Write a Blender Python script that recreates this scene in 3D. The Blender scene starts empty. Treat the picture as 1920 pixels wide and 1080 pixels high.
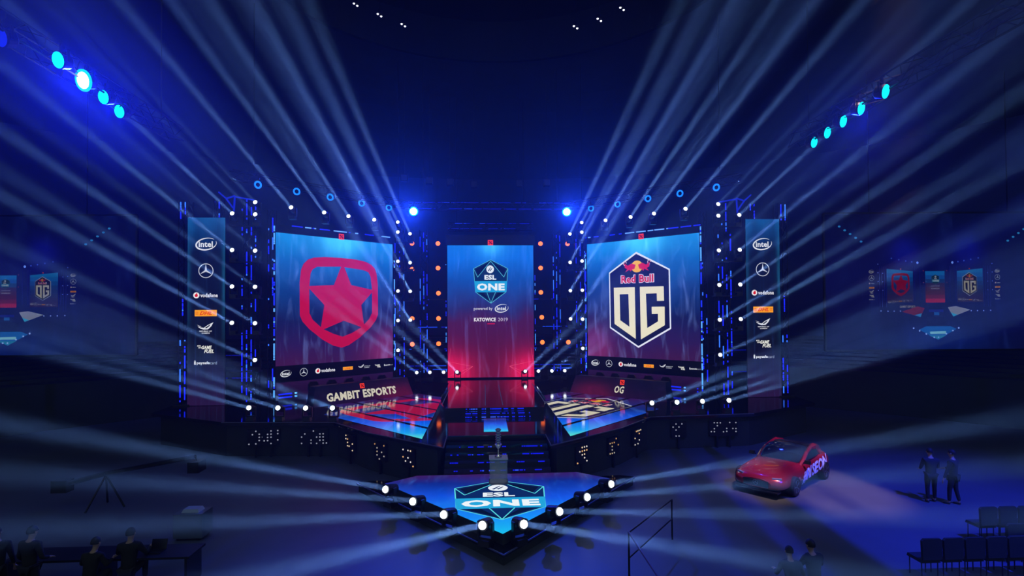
import bpy, bmesh, math, random
from math import sin, cos, pi, radians, tan, atan2, sqrt, hypot
from mathutils import Vector, Matrix
from mathutils.geometry import tessellate_polygon
random.seed(7)
SC = bpy.context.scene
COL = SC.collection

# ---------------------------------------------------------------- camera, world, exposure
CAM_H, CAM_X, YAW, HOR = 6.4, -0.46, radians(3.0), 588.0
cd = bpy.data.cameras.new('camera'); cam = bpy.data.objects.new('camera', cd); COL.objects.link(cam)
cd.sensor_fit = 'HORIZONTAL'; cd.sensor_width = 36.0; cd.lens = 36.0 * 1000 / 1920
cd.clip_start = 0.1; cd.clip_end = 200
cam.location = (CAM_X, 0, CAM_H)
PITCH = radians(1.0)
cd.shift_y = (HOR - 540 - 1000 * tan(PITCH)) / 1920
R = Matrix.Rotation(-YAW, 4, 'Z') @ Matrix.Rotation(pi / 2 + PITCH, 4, 'X') @ Matrix.Rotation(-0.0067, 4, 'Z')
cam.matrix_world = Matrix.Translation(cam.location) @ R
SC.camera = cam
vs = SC.view_settings
vs.view_transform = 'Standard'; vs.look = 'None'; vs.exposure = 0.0; vs.gamma = 1.0; vs.use_curve_mapping = False
cy = SC.cycles
cy.use_denoising = True
cy.max_bounces = 5; cy.diffuse_bounces = 2; cy.glossy_bounces = 4; cy.transparent_max_bounces = 6; cy.transmission_bounces = 4; cy.volume_bounces = 0
cy.caustics_reflective = False; cy.caustics_refractive = False
cy.sample_clamp_indirect = 4.0

HAZE = 0.0020          # scattering of the thin haze filling the hall
BEAM_HAZE = 0.020      # extra haze added only inside the beam cones, to make them show
w = bpy.data.worlds.new('ambient_lift'); SC.world = w; w.use_nodes = True  # even ambient glow added to lift the dark areas
nt = w.node_tree; nt.nodes.clear()
wo = nt.nodes.new('ShaderNodeOutputWorld'); bg = nt.nodes.new('ShaderNodeBackground')
bg.inputs['Color'].default_value = (0.66, 0.92, 1.0, 1); bg.inputs['Strength'].default_value = 0.13
nt.links.new(bg.outputs[0], wo.inputs['Surface'])

def lamp(name, kind, loc, power, color, target=None, size=40, blend=0.5, radius=0.05, parent=None, direction=None):
    d = bpy.data.lights.new(name, kind); d.energy = power; d.color = color
    d.shadow_soft_size = radius
    if kind == 'SPOT': d.spot_size = radians(size); d.spot_blend = blend
    if kind == 'AREA': d.shape = 'DISK'; d.size = 2 * radius; d.spread = radians(size)
    o = bpy.data.objects.new(name, d); COL.objects.link(o)
    q = None
    if target is not None: direction = Vector(target) - Vector(loc)
    m = Matrix.Translation(Vector(loc))
    if direction is not None: m = m @ Vector(direction).to_track_quat('-Z', 'Y').to_matrix().to_4x4()
    o.matrix_world = m
    return o

BLUE = (0.01, 0.03, 1.0)
# blue flood lamps of the rig (their fixtures are built further down)
FD = (0, -1, -.28)
for s in (-1, 1):
    lamp('blue_flood', 'SPOT', (s * 4.9, 33.8, 12.87), 17000, (0.008, 0.05, 1.0), direction=(0, -1, -.2), size=60, blend=1, radius=0.2)
    lamp('blue_flood', 'SPOT', (s * 7.6, 31.4, 12.8), 700, BLUE, direction=FD, size=140, blend=.6, radius=0.2)
    lamp('blue_flood', 'SPOT', (s * 11.6, 27.1, 12.8), 400, BLUE, direction=FD, size=140, blend=.6, radius=0.2)
lamp('blue_flood', 'SPOT', (-11.4, 14.9, 12.75), 7500, (0.004, 0.012, 1.0), direction=(.62, -1, -.38), size=75, blend=1, radius=0.2)
lamp('blue_flood', 'SPOT', (-11.9, 17.0, 12.75), 2600, (0.004, 0.012, 1.0), direction=(.6, -1, -.38), size=75, blend=1, radius=0.2)
lamp('blue_flood', 'SPOT', (11.8, 16.8, 12.75), 2600, (0.004, 0.012, 1.0), direction=(-.6, -1, -.38), size=75, blend=1, radius=0.2)
# blue washes on the hall floor and on the rear of the hall, from rigs above the picture
lamp('floor_wash', 'SPOT', (17, 8, 17), 30000, (0.012, 0.03, 1.0), target=(14.5, 14.5, 0), size=62, blend=1, radius=0.3)
lamp('floor_wash', 'SPOT', (-10, 3, 17), 1200, (0.012, 0.05, 0.75), target=(-11, 15, 0), size=70, blend=1, radius=0.3)
lamp('rear_wash', 'SPOT', (-6, 30, 22), 5000, (0.012, 0.03, 1.0), target=(-30, 36, 9), size=75, blend=1, radius=0.3)
lamp('rear_wash', 'SPOT', (6, 30, 22), 4500, (0.012, 0.03, 1.0), target=(31, 36, 8), size=70, blend=1, radius=0.3)
lamp('car_spot', 'SPOT', (12.4, 14.5, 19.5), 11500, (1.0, 0.66, 0.62), target=(11.3, 18.9, 0), size=20, blend=0.7, radius=0.2)
lamp('stage_wash', 'SPOT', (0, 20, 20), 500, (0.15, 0.2, 1.0), target=(0, 25, 0), size=70, blend=1, radius=0.4)

# ---------------------------------------------------------------- helpers
def lin(c):
    return tuple((x / 12.92 if x <= 0.04045 else ((x + 0.055) / 1.055) ** 2.4) for x in [v / 255 for v in c])
MATS = {}
def mat(name, color=(0.05, 0.05, 0.05), rough=0.5, metal=0.0, noise=0.0, nscale=6.0, spec=0.5, coat=0.0):
    if name in MATS: return MATS[name]
    m = bpy.data.materials.new(name); m.use_nodes = True; t = m.node_tree; b = t.nodes['Principled BSDF']
    b.inputs['Base Color'].default_value = (*color, 1); b.inputs['Roughness'].default_value = rough
    b.inputs['Metallic'].default_value = metal; b.inputs['Specular IOR Level'].default_value = spec
    b.inputs['Coat Weight'].default_value = coat
    if noise:
        tc = t.nodes.new('ShaderNodeTexCoord'); n = t.nodes.new('ShaderNodeTexNoise'); n.inputs['Scale'].default_value = nscale
        n.inputs['Detail'].default_value = 4
        mx = t.nodes.new('ShaderNodeMix'); mx.data_type = 'RGBA'
        mx.inputs['A'].default_value = (*[c * (1 - noise) for c in color], 1); mx.inputs['B'].default_value = (*[min(1, c * (1 + noise)) for c in color], 1)
        t.links.new(tc.outputs['Object'], n.inputs['Vector']); t.links.new(n.outputs['Fac'], mx.inputs['Factor']); t.links.new(mx.outputs['Result'], b.inputs['Base Color'])
    MATS[name] = m; return m
def emit(rgb, k=1.0, sample=False):
    """light-giving material, rgb in 0..255"""
    key = 'light_%d_%d_%d_%d' % (*rgb, int(k * 100))
    if key in MATS: return MATS[key]
    m = bpy.data.materials.new(key); m.use_nodes = True; t = m.node_tree; t.nodes.clear()
    o = t.nodes.new('ShaderNodeOutputMaterial'); e = t.nodes.new('ShaderNodeEmission')
    e.inputs['Color'].default_value = (*lin(rgb), 1); e.inputs['Strength'].default_value = k
    t.links.new(e.outputs[0], o.inputs['Surface'])
    m.cycles.emission_sampling = 'AUTO' if sample else 'NONE'
    MATS[key] = m; return m

class MB:
    def __init__(s): s.v = []; s.f = []; s.m = []; s.mats = []
    def mi(s, m):
        if m not in s.mats: s.mats.append(m)
        return s.mats.index(m)
    def add(s, vs_, fs_, m=None):
        o = len(s.v); s.v += [tuple(v) for v in vs_]; k = s.mi(m) if m else 0
        for f in fs_: s.f.append([o + i for i in f]); s.m.append(k)
        return s
    def box(s, c, d, m=None, M=None, taper=1.0):
        x, y, z = [a / 2 for a in d]; V = []
        for k in (-1, 1):
            q = taper if k > 0 else 1
            V += [Vector((-x * q, -y * q, k * z)), Vector((x * q, -y * q, k * z)), Vector((x * q, y * q, k * z)), Vector((-x * q, y * q, k * z))]
        if M is not None: V = [M @ v for v in V]
        V = [v + Vector(c) for v in V]
        return s.add(V, [(3, 2, 1, 0), (4, 5, 6, 7), (0, 1, 5, 4), (1, 2, 6, 5), (2, 3, 7, 6), (3, 0, 4, 7)], m)
    def tube(s, a, b, r, n=6, m=None, r2=None, caps=True):
        a = Vector(a); b = Vector(b); d = b - a
        if d.length < 1e-6: return s
        r2 = r if r2 is None else r2
        q = d.to_track_quat('Z', 'Y').to_matrix(); V = []
        for p, rr in ((a, r), (b, r2)):
            for i in range(n):
                an = 2 * pi * (i + .5) / n; V.append(p + q @ Vector((cos(an) * rr, sin(an) * rr, 0)))
        F = [(i, (i + 1) % n, n + (i + 1) % n, n + i) for i in range(n)]
        if caps: F += [tuple(range(n))[::-1], tuple(range(n, 2 * n))]
        return s.add(V, F, m)
    def lathe(s, prof, n=16, m=None, M=None, closed=False):
        V = []
        for r, z in prof:
            for i in range(n):
                a = 2 * pi * i / n; V.append(Vector((cos(a) * r, sin(a) * r, z)))
        if M is not None: V = [M @ v for v in V]
        k = len(prof); F = []
        for j in range(k if closed else k - 1):
            jj = (j + 1) % k
            for i in range(n): F.append((j * n + i, j * n + (i + 1) % n, jj * n + (i + 1) % n, jj * n + i))
        if not closed: F += [tuple(range(n))[::-1], tuple(range((k - 1) * n, k * n))]
        return s.add(V, F, m)
    def prism(s, poly, z0, z1, m=None, M=None):
        n = len(poly); V = [Vector((x, y, z0)) for x, y in poly] + [Vector((x, y, z1)) for x, y in poly]
        if M is not None: V = [M @ v for v in V]
        tri = tessellate_polygon([[Vector((x, y, 0)) for x, y in poly]])
        F = [tuple(t) for t in tri] + [tuple(n + i for i in t) for t in tri] + [(i, (i + 1) % n, n + (i + 1) % n, n + i) for i in range(n)]
        return s.add(V, F, m)
    def grid(s, rows, m=None, close=False):
        n = len(rows[0]); V = [p for r in rows for p in r]; F = []
        for j in range(len(rows) - 1):
            for i in range(n if close else n - 1):
                F.append((j * n + i, j * n + (i + 1) % n, (j + 1) * n + (i + 1) % n, (j + 1) * n + i))
        return s.add(V, F, m)
    def mesh(s, name, fix=True, smooth=False):
        me = bpy.data.meshes.new(name); me.from_pydata(s.v, [], s.f)
        for m in s.mats: me.materials.append(m)
        if len(s.mats) > 1: me.polygons.foreach_set('material_index', s.m)
        if fix:
            bm = bmesh.new(); bm.from_mesh(me); bmesh.ops.recalc_face_normals(bm, faces=bm.faces); bm.to_mesh(me); bm.free()
        if smooth: me.polygons.foreach_set('use_smooth', [True] * len(me.polygons))
        me.update(); return me
    def obj(s, name, m=None, parent=None, smooth=False, fix=True, **k):
        if m is not None: s.mats = [m] + [x for x in s.mats if x is not m] if not s.mats else s.mats
        if m is not None and not s.mats: s.mats = [m]
        return link(name, s.mesh(name, fix, smooth), parent, **k)
def link(name, me, parent=None, **k):
    o = bpy.data.objects.new(name, me); COL.objects.link(o)
    if parent: o.parent = parent
    for a, b in k.items(): o[a] = b
    return o
def thing(name, label, cat, loc=(0, 0, 0), rz=0, group=None):
    o = bpy.data.objects.new(name, None); COL.objects.link(o); o.location = loc; o.rotation_euler = (0, 0, rz)
    o.empty_display_size = 0.1
    return tag(o, label, cat, group)
def tag(o, label, cat, group=None):
    o['label'] = label; o['category'] = cat
    if group: o['group'] = group
    return o
def kids(o): return [c for c in COL.objects if c.parent is o]
def copy_tree(proto, loc, rz, label, group=None, cat=None):
    ch, tree = [], CH[proto.name]
    r = proto.copy(); COL.objects.link(r); r.location = loc; r.rotation_euler = (0, 0, rz)
    r['label'] = label
    if group: r['group'] = group
    for c, subs in tree:
        d = c.copy(); COL.objects.link(d); d.parent = r
        for g in subs:
            e = g.copy(); COL.objects.link(e); e.parent = d
    return r
CH = {}
def register(proto): CH[proto.name] = [(c, kids(c)) for c in kids(proto)]
USED = set()
def place(proto, loc, rz, label, group=None):
    if proto.name not in USED:
        USED.add(proto.name); proto.location = loc; proto.rotation_euler = (0, 0, rz); proto['label'] = label
        if group: proto['group'] = group
        return proto
    return copy_tree(proto, loc, rz, label, group)
def ordn(i): return ['first', 'second', 'third', 'fourth', 'fifth', 'sixth', 'seventh', 'eighth', 'ninth', 'tenth'][i]

black = mat('black_paint', (0.008, 0.008, 0.010), 0.45)
dark_metal = mat('dark_truss_metal', (0.035, 0.035, 0.045), 0.45, 0.6, 0.2, 12)
body_black = mat('fixture_black', (0.012, 0.012, 0.014), 0.35)

# ---------------------------------------------------------------- flat artwork shown on screens (2-D, then laid on a plane)
FONT = {}
def font_mesh(body, bold, shear):
    key = (body, bold, shear)
    if key in FONT: return FONT[key]
    c = bpy.data.curves.new('letters', 'FONT'); c.body = body; c.size = 1; c.offset = bold; c.shear = shear; c.resolution_u = 2
    c.fill_mode = 'FRONT'; c.space_character = 1 + bold * 1.5
    o = bpy.data.objects.new('letters', c); COL.objects.link(o)
    bpy.context.view_layer.update()
    me = bpy.data.meshes.new_from_object(o.evaluated_get(bpy.context.evaluated_depsgraph_get()))
    V = [(v.co.x, v.co.y) for v in me.vertices]; F = [tuple(p.vertices) for p in me.polygons]
    bpy.data.objects.remove(o); bpy.data.meshes.remove(me)
    x0 = min(v[0] for v in V); x1 = max(v[0] for v in V); y0 = min(v[1] for v in V); y1 = max(v[1] for v in V)
    V = [((x - x0) / (x1 - x0) - .5, (y - y0) / (y1 - y0) - .5) for x, y in V]
    FONT[key] = (V, F); return V, F

class Art:
    def __init__(s): s.items = []          # (verts2d, faces, color, layer)
    def raw(s, V, F, col, lay=1): s.items.append((list(V), list(F), col, lay)); return s
    def poly(s, P, col, lay=1, holes=()):
        loops = [list(P)] + [list(h) for h in holes]
        tri = tessellate_polygon([[Vector((x, y, 0)) for x, y in l] for l in loops])
        V = [p for l in loops for p in l]
        return s.raw(V, [tuple(t) for t in tri], col, lay)
    def rect(s, cx, cy, w_, h, col, lay=1): return s.poly([(cx - w_/2, cy - h/2), (cx + w_/2, cy - h/2), (cx + w_/2, cy + h/2), (cx - w_/2, cy + h/2)], col, lay)
    def ell(s, cx, cy, rx, ry, col, lay=1, n=20, rot=0):
        return s.poly([(cx + cos(rot)*rx*cos(a) - sin(rot)*ry*sin(a), cy + sin(rot)*rx*cos(a) + cos(rot)*ry*sin(a)) for a in [2*pi*i/n for i in range(n)]], col, lay)
    def arc(s, cx, cy, rx, ry, col, lay=1, a0=0, a1=360, t0=.02, t1=.02, rot=0, n=28):
        """curved stroke whose width runs t0 -> max(t0,t1) -> t0 over its length"""
        V = []; F = []
        for i in range(n + 1):
            f = i / n; a = radians(a0 + (a1 - a0) * f); t = t0 + (t1 - t0) * sin(pi * f)
            for k in (0, 1):
                x = (rx - t * k) * cos(a); y = (ry - t * k) * sin(a)
                V.append((cx + x * cos(rot) - y * sin(rot), cy + x * sin(rot) + y * cos(rot)))
            if i: F.append((2*i-2, 2*i-1, 2*i+1, 2*i))
        return s.raw(V, F, col, lay)
    def line(s, a, b, t, col, lay=1, t2=None):
        dx, dy = b[0]-a[0], b[1]-a[1]; L = hypot(dx, dy) or 1; nx, ny = -dy/L/2, dx/L/2; t2 = t if t2 is None else t2
        return s.raw([(a[0]+nx*t, a[1]+ny*t), (a[0]-nx*t, a[1]-ny*t), (b[0]-nx*t2, b[1]-ny*t2), (b[0]+nx*t2, b[1]+ny*t2)], [(0, 1, 2, 3)], col, lay)
    def text(s, body, cx, cy, w_, h, col, lay=2, bold=.02, shear=0.0):
        V, F = font_mesh(body, bold, shear)
        return s.raw([(cx + x * w_, cy + y * h) for x, y in V], F, col, lay)
    def put(s, other, fn, dlay=0, recol=None):
        for V, F, c, l in other.items: s.items.append(([fn(x, y) for x, y in V], F, (recol(c) if recol else c), l + dlay))
        return s
    def obj(s, name, fn, parent=None, k=1.0, step=0.004, clips=(), stuff=None, **props):
        """fn(x,y,height) -> world point"""
        mb = MB()
        for V, F, c, l in s.items:
            if clips:
                bm = bmesh.new(); vs_ = [bm.verts.new((x, y, 0)) for x, y in V]
                for f in F:
                    try: bm.faces.new([vs_[i] for i in f])
                    except ValueError: pass
                for co, no in clips:
                    bmesh.ops.bisect_plane(bm, geom=bm.verts[:] + bm.edges[:] + bm.faces[:], plane_co=(*co, 0), plane_no=(*no, 0), clear_outer=True)
                bm.verts.index_update(); V = [(v.co.x, v.co.y) for v in bm.verts]; F = [[v.index for v in f.verts] for f in bm.faces]; bm.free()
                if not F: continue
            kk = k * (c[3] if len(c) > 3 else 1)
            mb.add([fn(x, y, l * step) for x, y in V], F, emit(tuple(int(q) for q in c[:3]), kk))
        return mb.obj(name, None, parent, fix=False, **props)

def art_intel(col=(225, 228, 235)):
    a = Art(); a.arc(0, 0, .5, .30, col, 1, 35, 375, .012, .075, rot=.16)
    a.text('intel', -.01, .0, .66, .28, col, 2, .03); return a
def art_star(col=(200, 205, 215)):
    a = Art(); a.arc(0, 0, .5, .5, col, 1, 0, 360, .05, .05)
    for k in range(3):
        t = pi/2 + k * 2*pi/3
        a.poly([(.46*cos(t), .46*sin(t)), (.075*cos(t+pi/3), .075*sin(t+pi/3)), (0, 0), (.075*cos(t-pi/3), .075*sin(t-pi/3))], col, 2)
    return a
def art_vodafone():
    a = Art(); a.ell(-.38, 0, .125, .125, (240, 235, 235), 1); a.ell(-.38, -.01, .062, .062, (215, 20, 30), 2)
    a.poly([(-.44, .01), (-.345, .105), (-.34, .09), (-.33, .02)], (215, 20, 30), 3)
    a.text('vodafone', .13, 0, .70, .17, (225, 225, 232), 2, .03); return a
def art_dhl():
    a = Art(); a.rect(0, 0, 1, .29, (255, 165, 20), 1); a.text('DHL', 0, 0, .56, .17, (225, 45, 15), 2, .03, .4)
    for k in (-1, 1):
        for j in (-1, 0, 1): a.line((k*.33, j*.05), (k*.46, j*.05), .02, (225, 80, 15), 2)
    return a
def art_rog():
    a = Art(); c = (225, 228, 235)
    a.poly([(-.36, .05), (-.1, .02), (.1, .17), (.42, .33), (.3, .10), (.12, -.07), (-.12, -.08), (-.3, -.02)], c, 1,
           holes=[[(-.06, .0), (.06, .0), (.2, .11), (.26, .22), (.1, .12)]])
    a.poly([(-.5, .2), (-.36, .14), (-.22, .09), (-.33, .10)], c, 1); a.poly([(-.45, .1), (-.32, .07), (-.27, .02), (-.38, .04)], c, 1)
    a.text('REPUBLIC OF', 0, -.17, .68, .07, c, 2, .02); a.text('GAMERS', 0, -.28, .44, .07, c, 2, .02); return a
def art_rog_wide():
    a = Art(); a.put(art_rog(), lambda x, y: (x*.55 - .27, y*.55 + .02)); a.items = [i for i in a.items if len(i[0]) < 20]
    a.text('REPUBLIC OF', .22, .05, .5, .06, (200, 205, 215), 2, .02); a.text('GAMERS', .18, -.05, .42, .06, (200, 205, 215), 2, .02); return a
def art_fuel():
    a = Art(); c = (235, 235, 225)
    a.text('MTN', -.36, .17, .2, .08, c, 2, .03, .2); a.text('DEW', -.30, .07, .2, .08, c, 2, .03, .2)
    a.text('GAME', .06, .08, .56, .2, c, 2, .04, .3); a.text('FUEL', .18, -.14, .54, .2, c, 2, .04, .3); return a
def art_pay():
    a = Art(); c = (225, 228, 235); a.rect(-.46, 0, .07, .15, c, 1); a.arc(-.46, .07, .03, .06, c, 1, 0, 180, .01, .01, n=8)
    a.text('paysafe', -.10, -.01, .56, .16, c, 2, .03); a.text('card', .34, .0, .30, .13, (150, 155, 170), 2, .0); return a
LOGOS = [art_intel, art_star, art_vodafone, art_dhl, art_rog, art_fuel, art_pay]

def art_gambit():
    a = Art(); P = lambda x, y: ((x - 337) / 455 * 1.05, (480 - y) / 455); red = (188, 12, 62)
    out = [(210, 256), (260, 249), (337, 247), (414, 250), (462, 258), (490, 270), (510, 290), (520, 320), (526, 380), (527, 540), (515, 570), (490, 605), (430, 660), (375, 697), (340, 708),
           (300, 695), (250, 663), (190, 608), (160, 570), (149, 540), (148, 380), (154, 320), (165, 290), (184, 268)]
    inn = [(225, 300), (337, 292), (445, 302), (475, 312), (487, 335), (495, 400), (495, 530), (480, 562), (440, 605), (390, 635), (345, 652), (300, 635), (250, 608), (205, 562), (191, 530), (190, 400), (196, 335), (205, 314)]
    a.poly([P(*p) for p in out], red, 1, holes=[[P(*p) for p in inn]])
    star = [(345, 272), (388, 385), (505, 408), (438, 488), (455, 612), (350, 570), (240, 618), (258, 490), (180, 398), (303, 388)]
    a.poly([P(*p) for p in star], red, 2); return a
def art_og(outline=True):
    a = Art()
    def P(x, y):
        k = .066 * max(0, min(1, (690 - y) / 435)); return ((x - 408) / 455, (475 - (y + (x - 408) * k)) / 455 * .98)
    hexo = [(395, 110), (637, 240), (641, 692), (405, 840), (184, 692), (181, 270)]; hexi = [(395, 126), (628, 248), (632, 684), (405, 826), (192, 684), (189, 277)]
    a.poly([P(*p) for p in hexo], (232, 236, 250), 1); a.poly([P(*p) for p in hexi], (18, 22, 62), 2)
    cr = (240, 232, 200)
    a.poly([P(*p) for p in [(219, 385), (382, 379), (386, 773), (222, 660)]], cr, 3, holes=[[P(*p) for p in [(265, 435), (333, 432), (338, 680), (268, 632)]]])
    a.poly([P(*p) for p in [(420, 376), (593, 371), (594, 481), (544, 483), (543, 425), (465, 428), (472, 688), (550, 637), (550, 580), (506, 582), (505, 527), (598, 525), (598, 665), (424, 775)]], cr, 3)
    cx, cyy = P(400, 318)
    a.text('Red Bull', cx, cyy + .005, .555, .145, (238, 225, 235), 3, .075); a.text('Red Bull', cx, cyy + .005, .53, .125, (212, 20, 60), 4, .03)
    x, y = P(400, 222); a.ell(x, y, .095, .098, (250, 185, 15), 3)
    for s in (-1, 1):
        b = [(-.02, .03), (-.09, .055), (-.15, .02), (-.185, .045), (-.215, .07), (-.20, .03), (-.205, -.01), (-.16, -.035), (-.20, -.085), (-.15, -.06), (-.12, -.045), (-.105, -.08), (-.08, -.045), (-.04, -.04)]
        a.poly([(x - s * -p[0] * 1.0 if s > 0 else x - p[0], y + p[1]) for p in b], (215, 18, 60), 4)
        a.arc(x + s * .2, y + .06, .03, .04, (240, 200, 210), 3, 0, 300, .01, .012, n=10)
    return a
def art_shield(pale=(90, 190, 205), deep=(8, 45, 90)):
    a = Art(); P = lambda x, y: ((x - 349) / 307, (337 - y) / 307)
    a.poly([P(*p) for p in [(350, 183), (475, 245), (462, 410), (350, 490), (238, 410), (225, 245)]], deep, 1)
    for q in ([(240, 250), (330, 205), (262, 300)], [(460, 250), (368, 205), (438, 300)], [(300, 415), (345, 478), (262, 415)], [(400, 415), (353, 478), (438, 415)]):
        a.poly([P(*p) for p in q], (5, 20, 55), 2)
    L = [((350, 183), (475, 245)), ((350, 183), (225, 245)), ((475, 245), (462, 410)), ((225, 245), (238, 410)), ((225, 245), (255, 305)), ((475, 245), (445, 305)), ((255, 305), (350, 192)), ((445, 305), (350, 192)),
         ((238, 410), (350, 490)), ((462, 410), (350, 490)), ((350, 488), (320, 410)), ((350, 488), (385, 410))]
    for p, q in L: a.line(P(*p), P(*q), .011, pale, 3)
    a.poly([P(*p) for p in [(230, 333), (470, 333), (462, 412), (238, 412)]], (35, 165, 220), 4)
    a.text('ONE', *P(350, 375), .66, .165, (238, 246, 250), 5, .05); a.text('ESL', *P(347, 307), .28, .115, (235, 242, 248), 5, .05)
    x, y = P(346, 250); a.ell(x, y, .09, .09, (235, 242, 248), 4)
    a.line((x - .045, y - .04), (x + .02, y + .055), .024, deep, 5, .01); a.line((x - .005, y - .04), (x + .05, y + .03), .024, deep, 5, .01)
    return a

def plane_fn(O, U, V):
    O, U, V = Vector(O), Vector(U).normalized(), Vector(V).normalized(); N = U.cross(V).normalized()
    return lambda x, y, h=0: O + U * x + V * y + N * h

# ---------------------------------------------------------------- picture shown on an LED wall: procedural, over the panel's own UV
def led_material(name, stops, tint, strength, streak=0.5, corners=None, glow=None, rough=0.35, gloss=0.3, streak_rot=.9):
    m = bpy.data.materials.new(name); m.use_nodes = True; t = m.node_tree; b = t.nodes['Principled BSDF']; N = t.nodes.new; Lk = t.links.new
    uv = N('ShaderNodeUVMap'); sp = N('ShaderNodeSeparateXYZ'); Lk(uv.outputs[0], sp.inputs[0])
    def M(op, a, b_=None):
        n = N('ShaderNodeMath'); n.operation = op
        for i, q in enumerate((a, b_)):
            if q is None: continue
            if isinstance(q, (int, float)): n.inputs[i].default_value = q
            else: Lk(q, n.inputs[i])
        return n.outputs[0]
    nz = N('ShaderNodeTexNoise'); nz.inputs['Scale'].default_value = 3.0; nz.inputs['Detail'].default_value = 5; Lk(uv.outputs[0], nz.inputs['Vector'])
    f = M('ADD', sp.outputs[1], M('MULTIPLY', M('SUBTRACT', nz.outputs['Fac'], .5), .22))
    r = N('ShaderNodeValToRGB'); cr = r.color_ramp
    while len(cr.elements) < len(stops): cr.elements.new(.5)
    for e, (p, c) in zip(cr.elements, stops): e.position = p; e.color = (*lin(c), 1)
    Lk(f, r.inputs[0])
    mp = N('ShaderNodeMapping'); mp.inputs['Rotation'].default_value = (0, 0, streak_rot); mp.inputs['Scale'].default_value = (7, 1.3, 1); Lk(uv.outputs[0], mp.inputs[0])
    n2 = N('ShaderNodeTexNoise'); n2.inputs['Scale'].default_value = 2.2; n2.inputs['Detail'].default_value = 3; n2.inputs['Distortion'].default_value = .8; Lk(mp.outputs[0], n2.inputs['Vector'])
    s = M('MULTIPLY', M('POWER', M('MAXIMUM', M('SUBTRACT', n2.outputs['Fac'], .5), 0), 1.5), 5 * streak)
    ad = N('ShaderNodeMix'); ad.data_type = 'RGBA'; ad.blend_type = 'ADD'; ad.inputs['B'].default_value = (*lin(tint), 1); Lk(s, ad.inputs['Factor']); Lk(r.outputs[0], ad.inputs['A'])
    out = ad.outputs['Result']
    def blob(cx, cyy, sx, sy, col, k):
        nonlocal out
        dx = M('DIVIDE', M('SUBTRACT', sp.outputs[0], cx), sx); dy = M('DIVIDE', M('SUBTRACT', sp.outputs[1], cyy), sy)
        d = M('ADD', M('MULTIPLY', dx, dx), M('MULTIPLY', dy, dy)); g = M('MULTIPLY', M('DIVIDE', 1.0, M('ADD', 1.0, M('MULTIPLY', d, d))), k)
        g = M('MULTIPLY', g, M('ADD', .6, M('MULTIPLY', n2.outputs['Fac'], .8)))
        q = N('ShaderNodeMix'); q.data_type = 'RGBA'; q.blend_type = 'ADD'; q.inputs['B'].default_value = (*lin(col), 1); Lk(g, q.inputs['Factor']); Lk(out, q.inputs['A']); out = q.outputs['Result']
    for bl in (glow or []): blob(*bl)
    b.inputs['Base Color'].default_value = (.006, .006, .008, 1); b.inputs['Roughness'].default_value = rough; b.inputs['Specular IOR Level'].default_value = gloss
    Lk(out, b.inputs['Emission Color']); b.inputs['Emission Strength'].default_value = strength
    m.cycles.emission_sampling = 'AUTO'
    return m
def uv_quad(name, pts, m, parent=None, thick=0.0, uvs=((0, 0), (1, 0), (1, 1), (0, 1)), **k):
    """panel with real thickness; the front carries UVs 0..1"""
    pts = [Vector(p) for p in pts]; n = (pts[1] - pts[0]).cross(pts[-1] - pts[0]).normalized(); c = len(pts)
    V = list(pts) + [p - n * thick for p in pts]; F = [tuple(range(c))]
    if thick: F += [tuple(range(c, 2*c))[::-1]] + [(i, c + i, c + (i+1) % c, (i+1) % c) for i in range(c)]
    me = bpy.data.meshes.new(name); me.from_pydata([tuple(v) for v in V], [], F); me.materials.append(m)
    if thick:
        me.materials.append(black)
        for p in me.polygons[1:]: p.material_index = 1
    u = me.uv_layers.new(name='UVMap')
    for li, lp in enumerate(me.loops):
        u.data[li].uv = uvs[lp.vertex_index % c] if li < c else (0, 0)
    me.update(); return link(name, me, parent, **k)

# ---------------------------------------------------------------- the hall
def struct(name, mb, m, **k):
    o = mb.obj(name, m, **k); o['kind'] = 'structure'; return o
floor_m = mat('hall_floor', (0.10, 0.11, 0.13), 0.5, 0, 0.25, 0.5)
hall_m = mat('hall_lining', (0.06, 0.075, 0.12), 0.85, 0, 0.35, 0.25)
stand_m = mat('stand_black', (0.04, 0.05, 0.04), 0.8, 0, 0.2, 1)
dome_m = mat('dome_dark', (0.02, 0.024, 0.024), 0.9, 0, 0.2, 0.4)
HC = Vector((0, 8, 0))
def circ(c, r, z, a): return Vector((c[0] + r * cos(a), c[1] + r * sin(a), z))
mb = MB(); mb.lathe([(45.5, -.3), (45.5, 0)], 96, M=Matrix.Translation(HC)); struct('floor', mb, floor_m)
A = [radians(-8 + 196 * i / 90) for i in range(91)]
mb = MB(); mb.grid([[circ(HC, 44, 0, a) for a in A], [circ(HC, 44, 19.5, a) for a in A], [circ(HC, 44.4, 19.5, a) for a in A], [circ(HC, 44.4, 0, a) for a in A]]); struct('wall_back', mb, hall_m)
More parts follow.
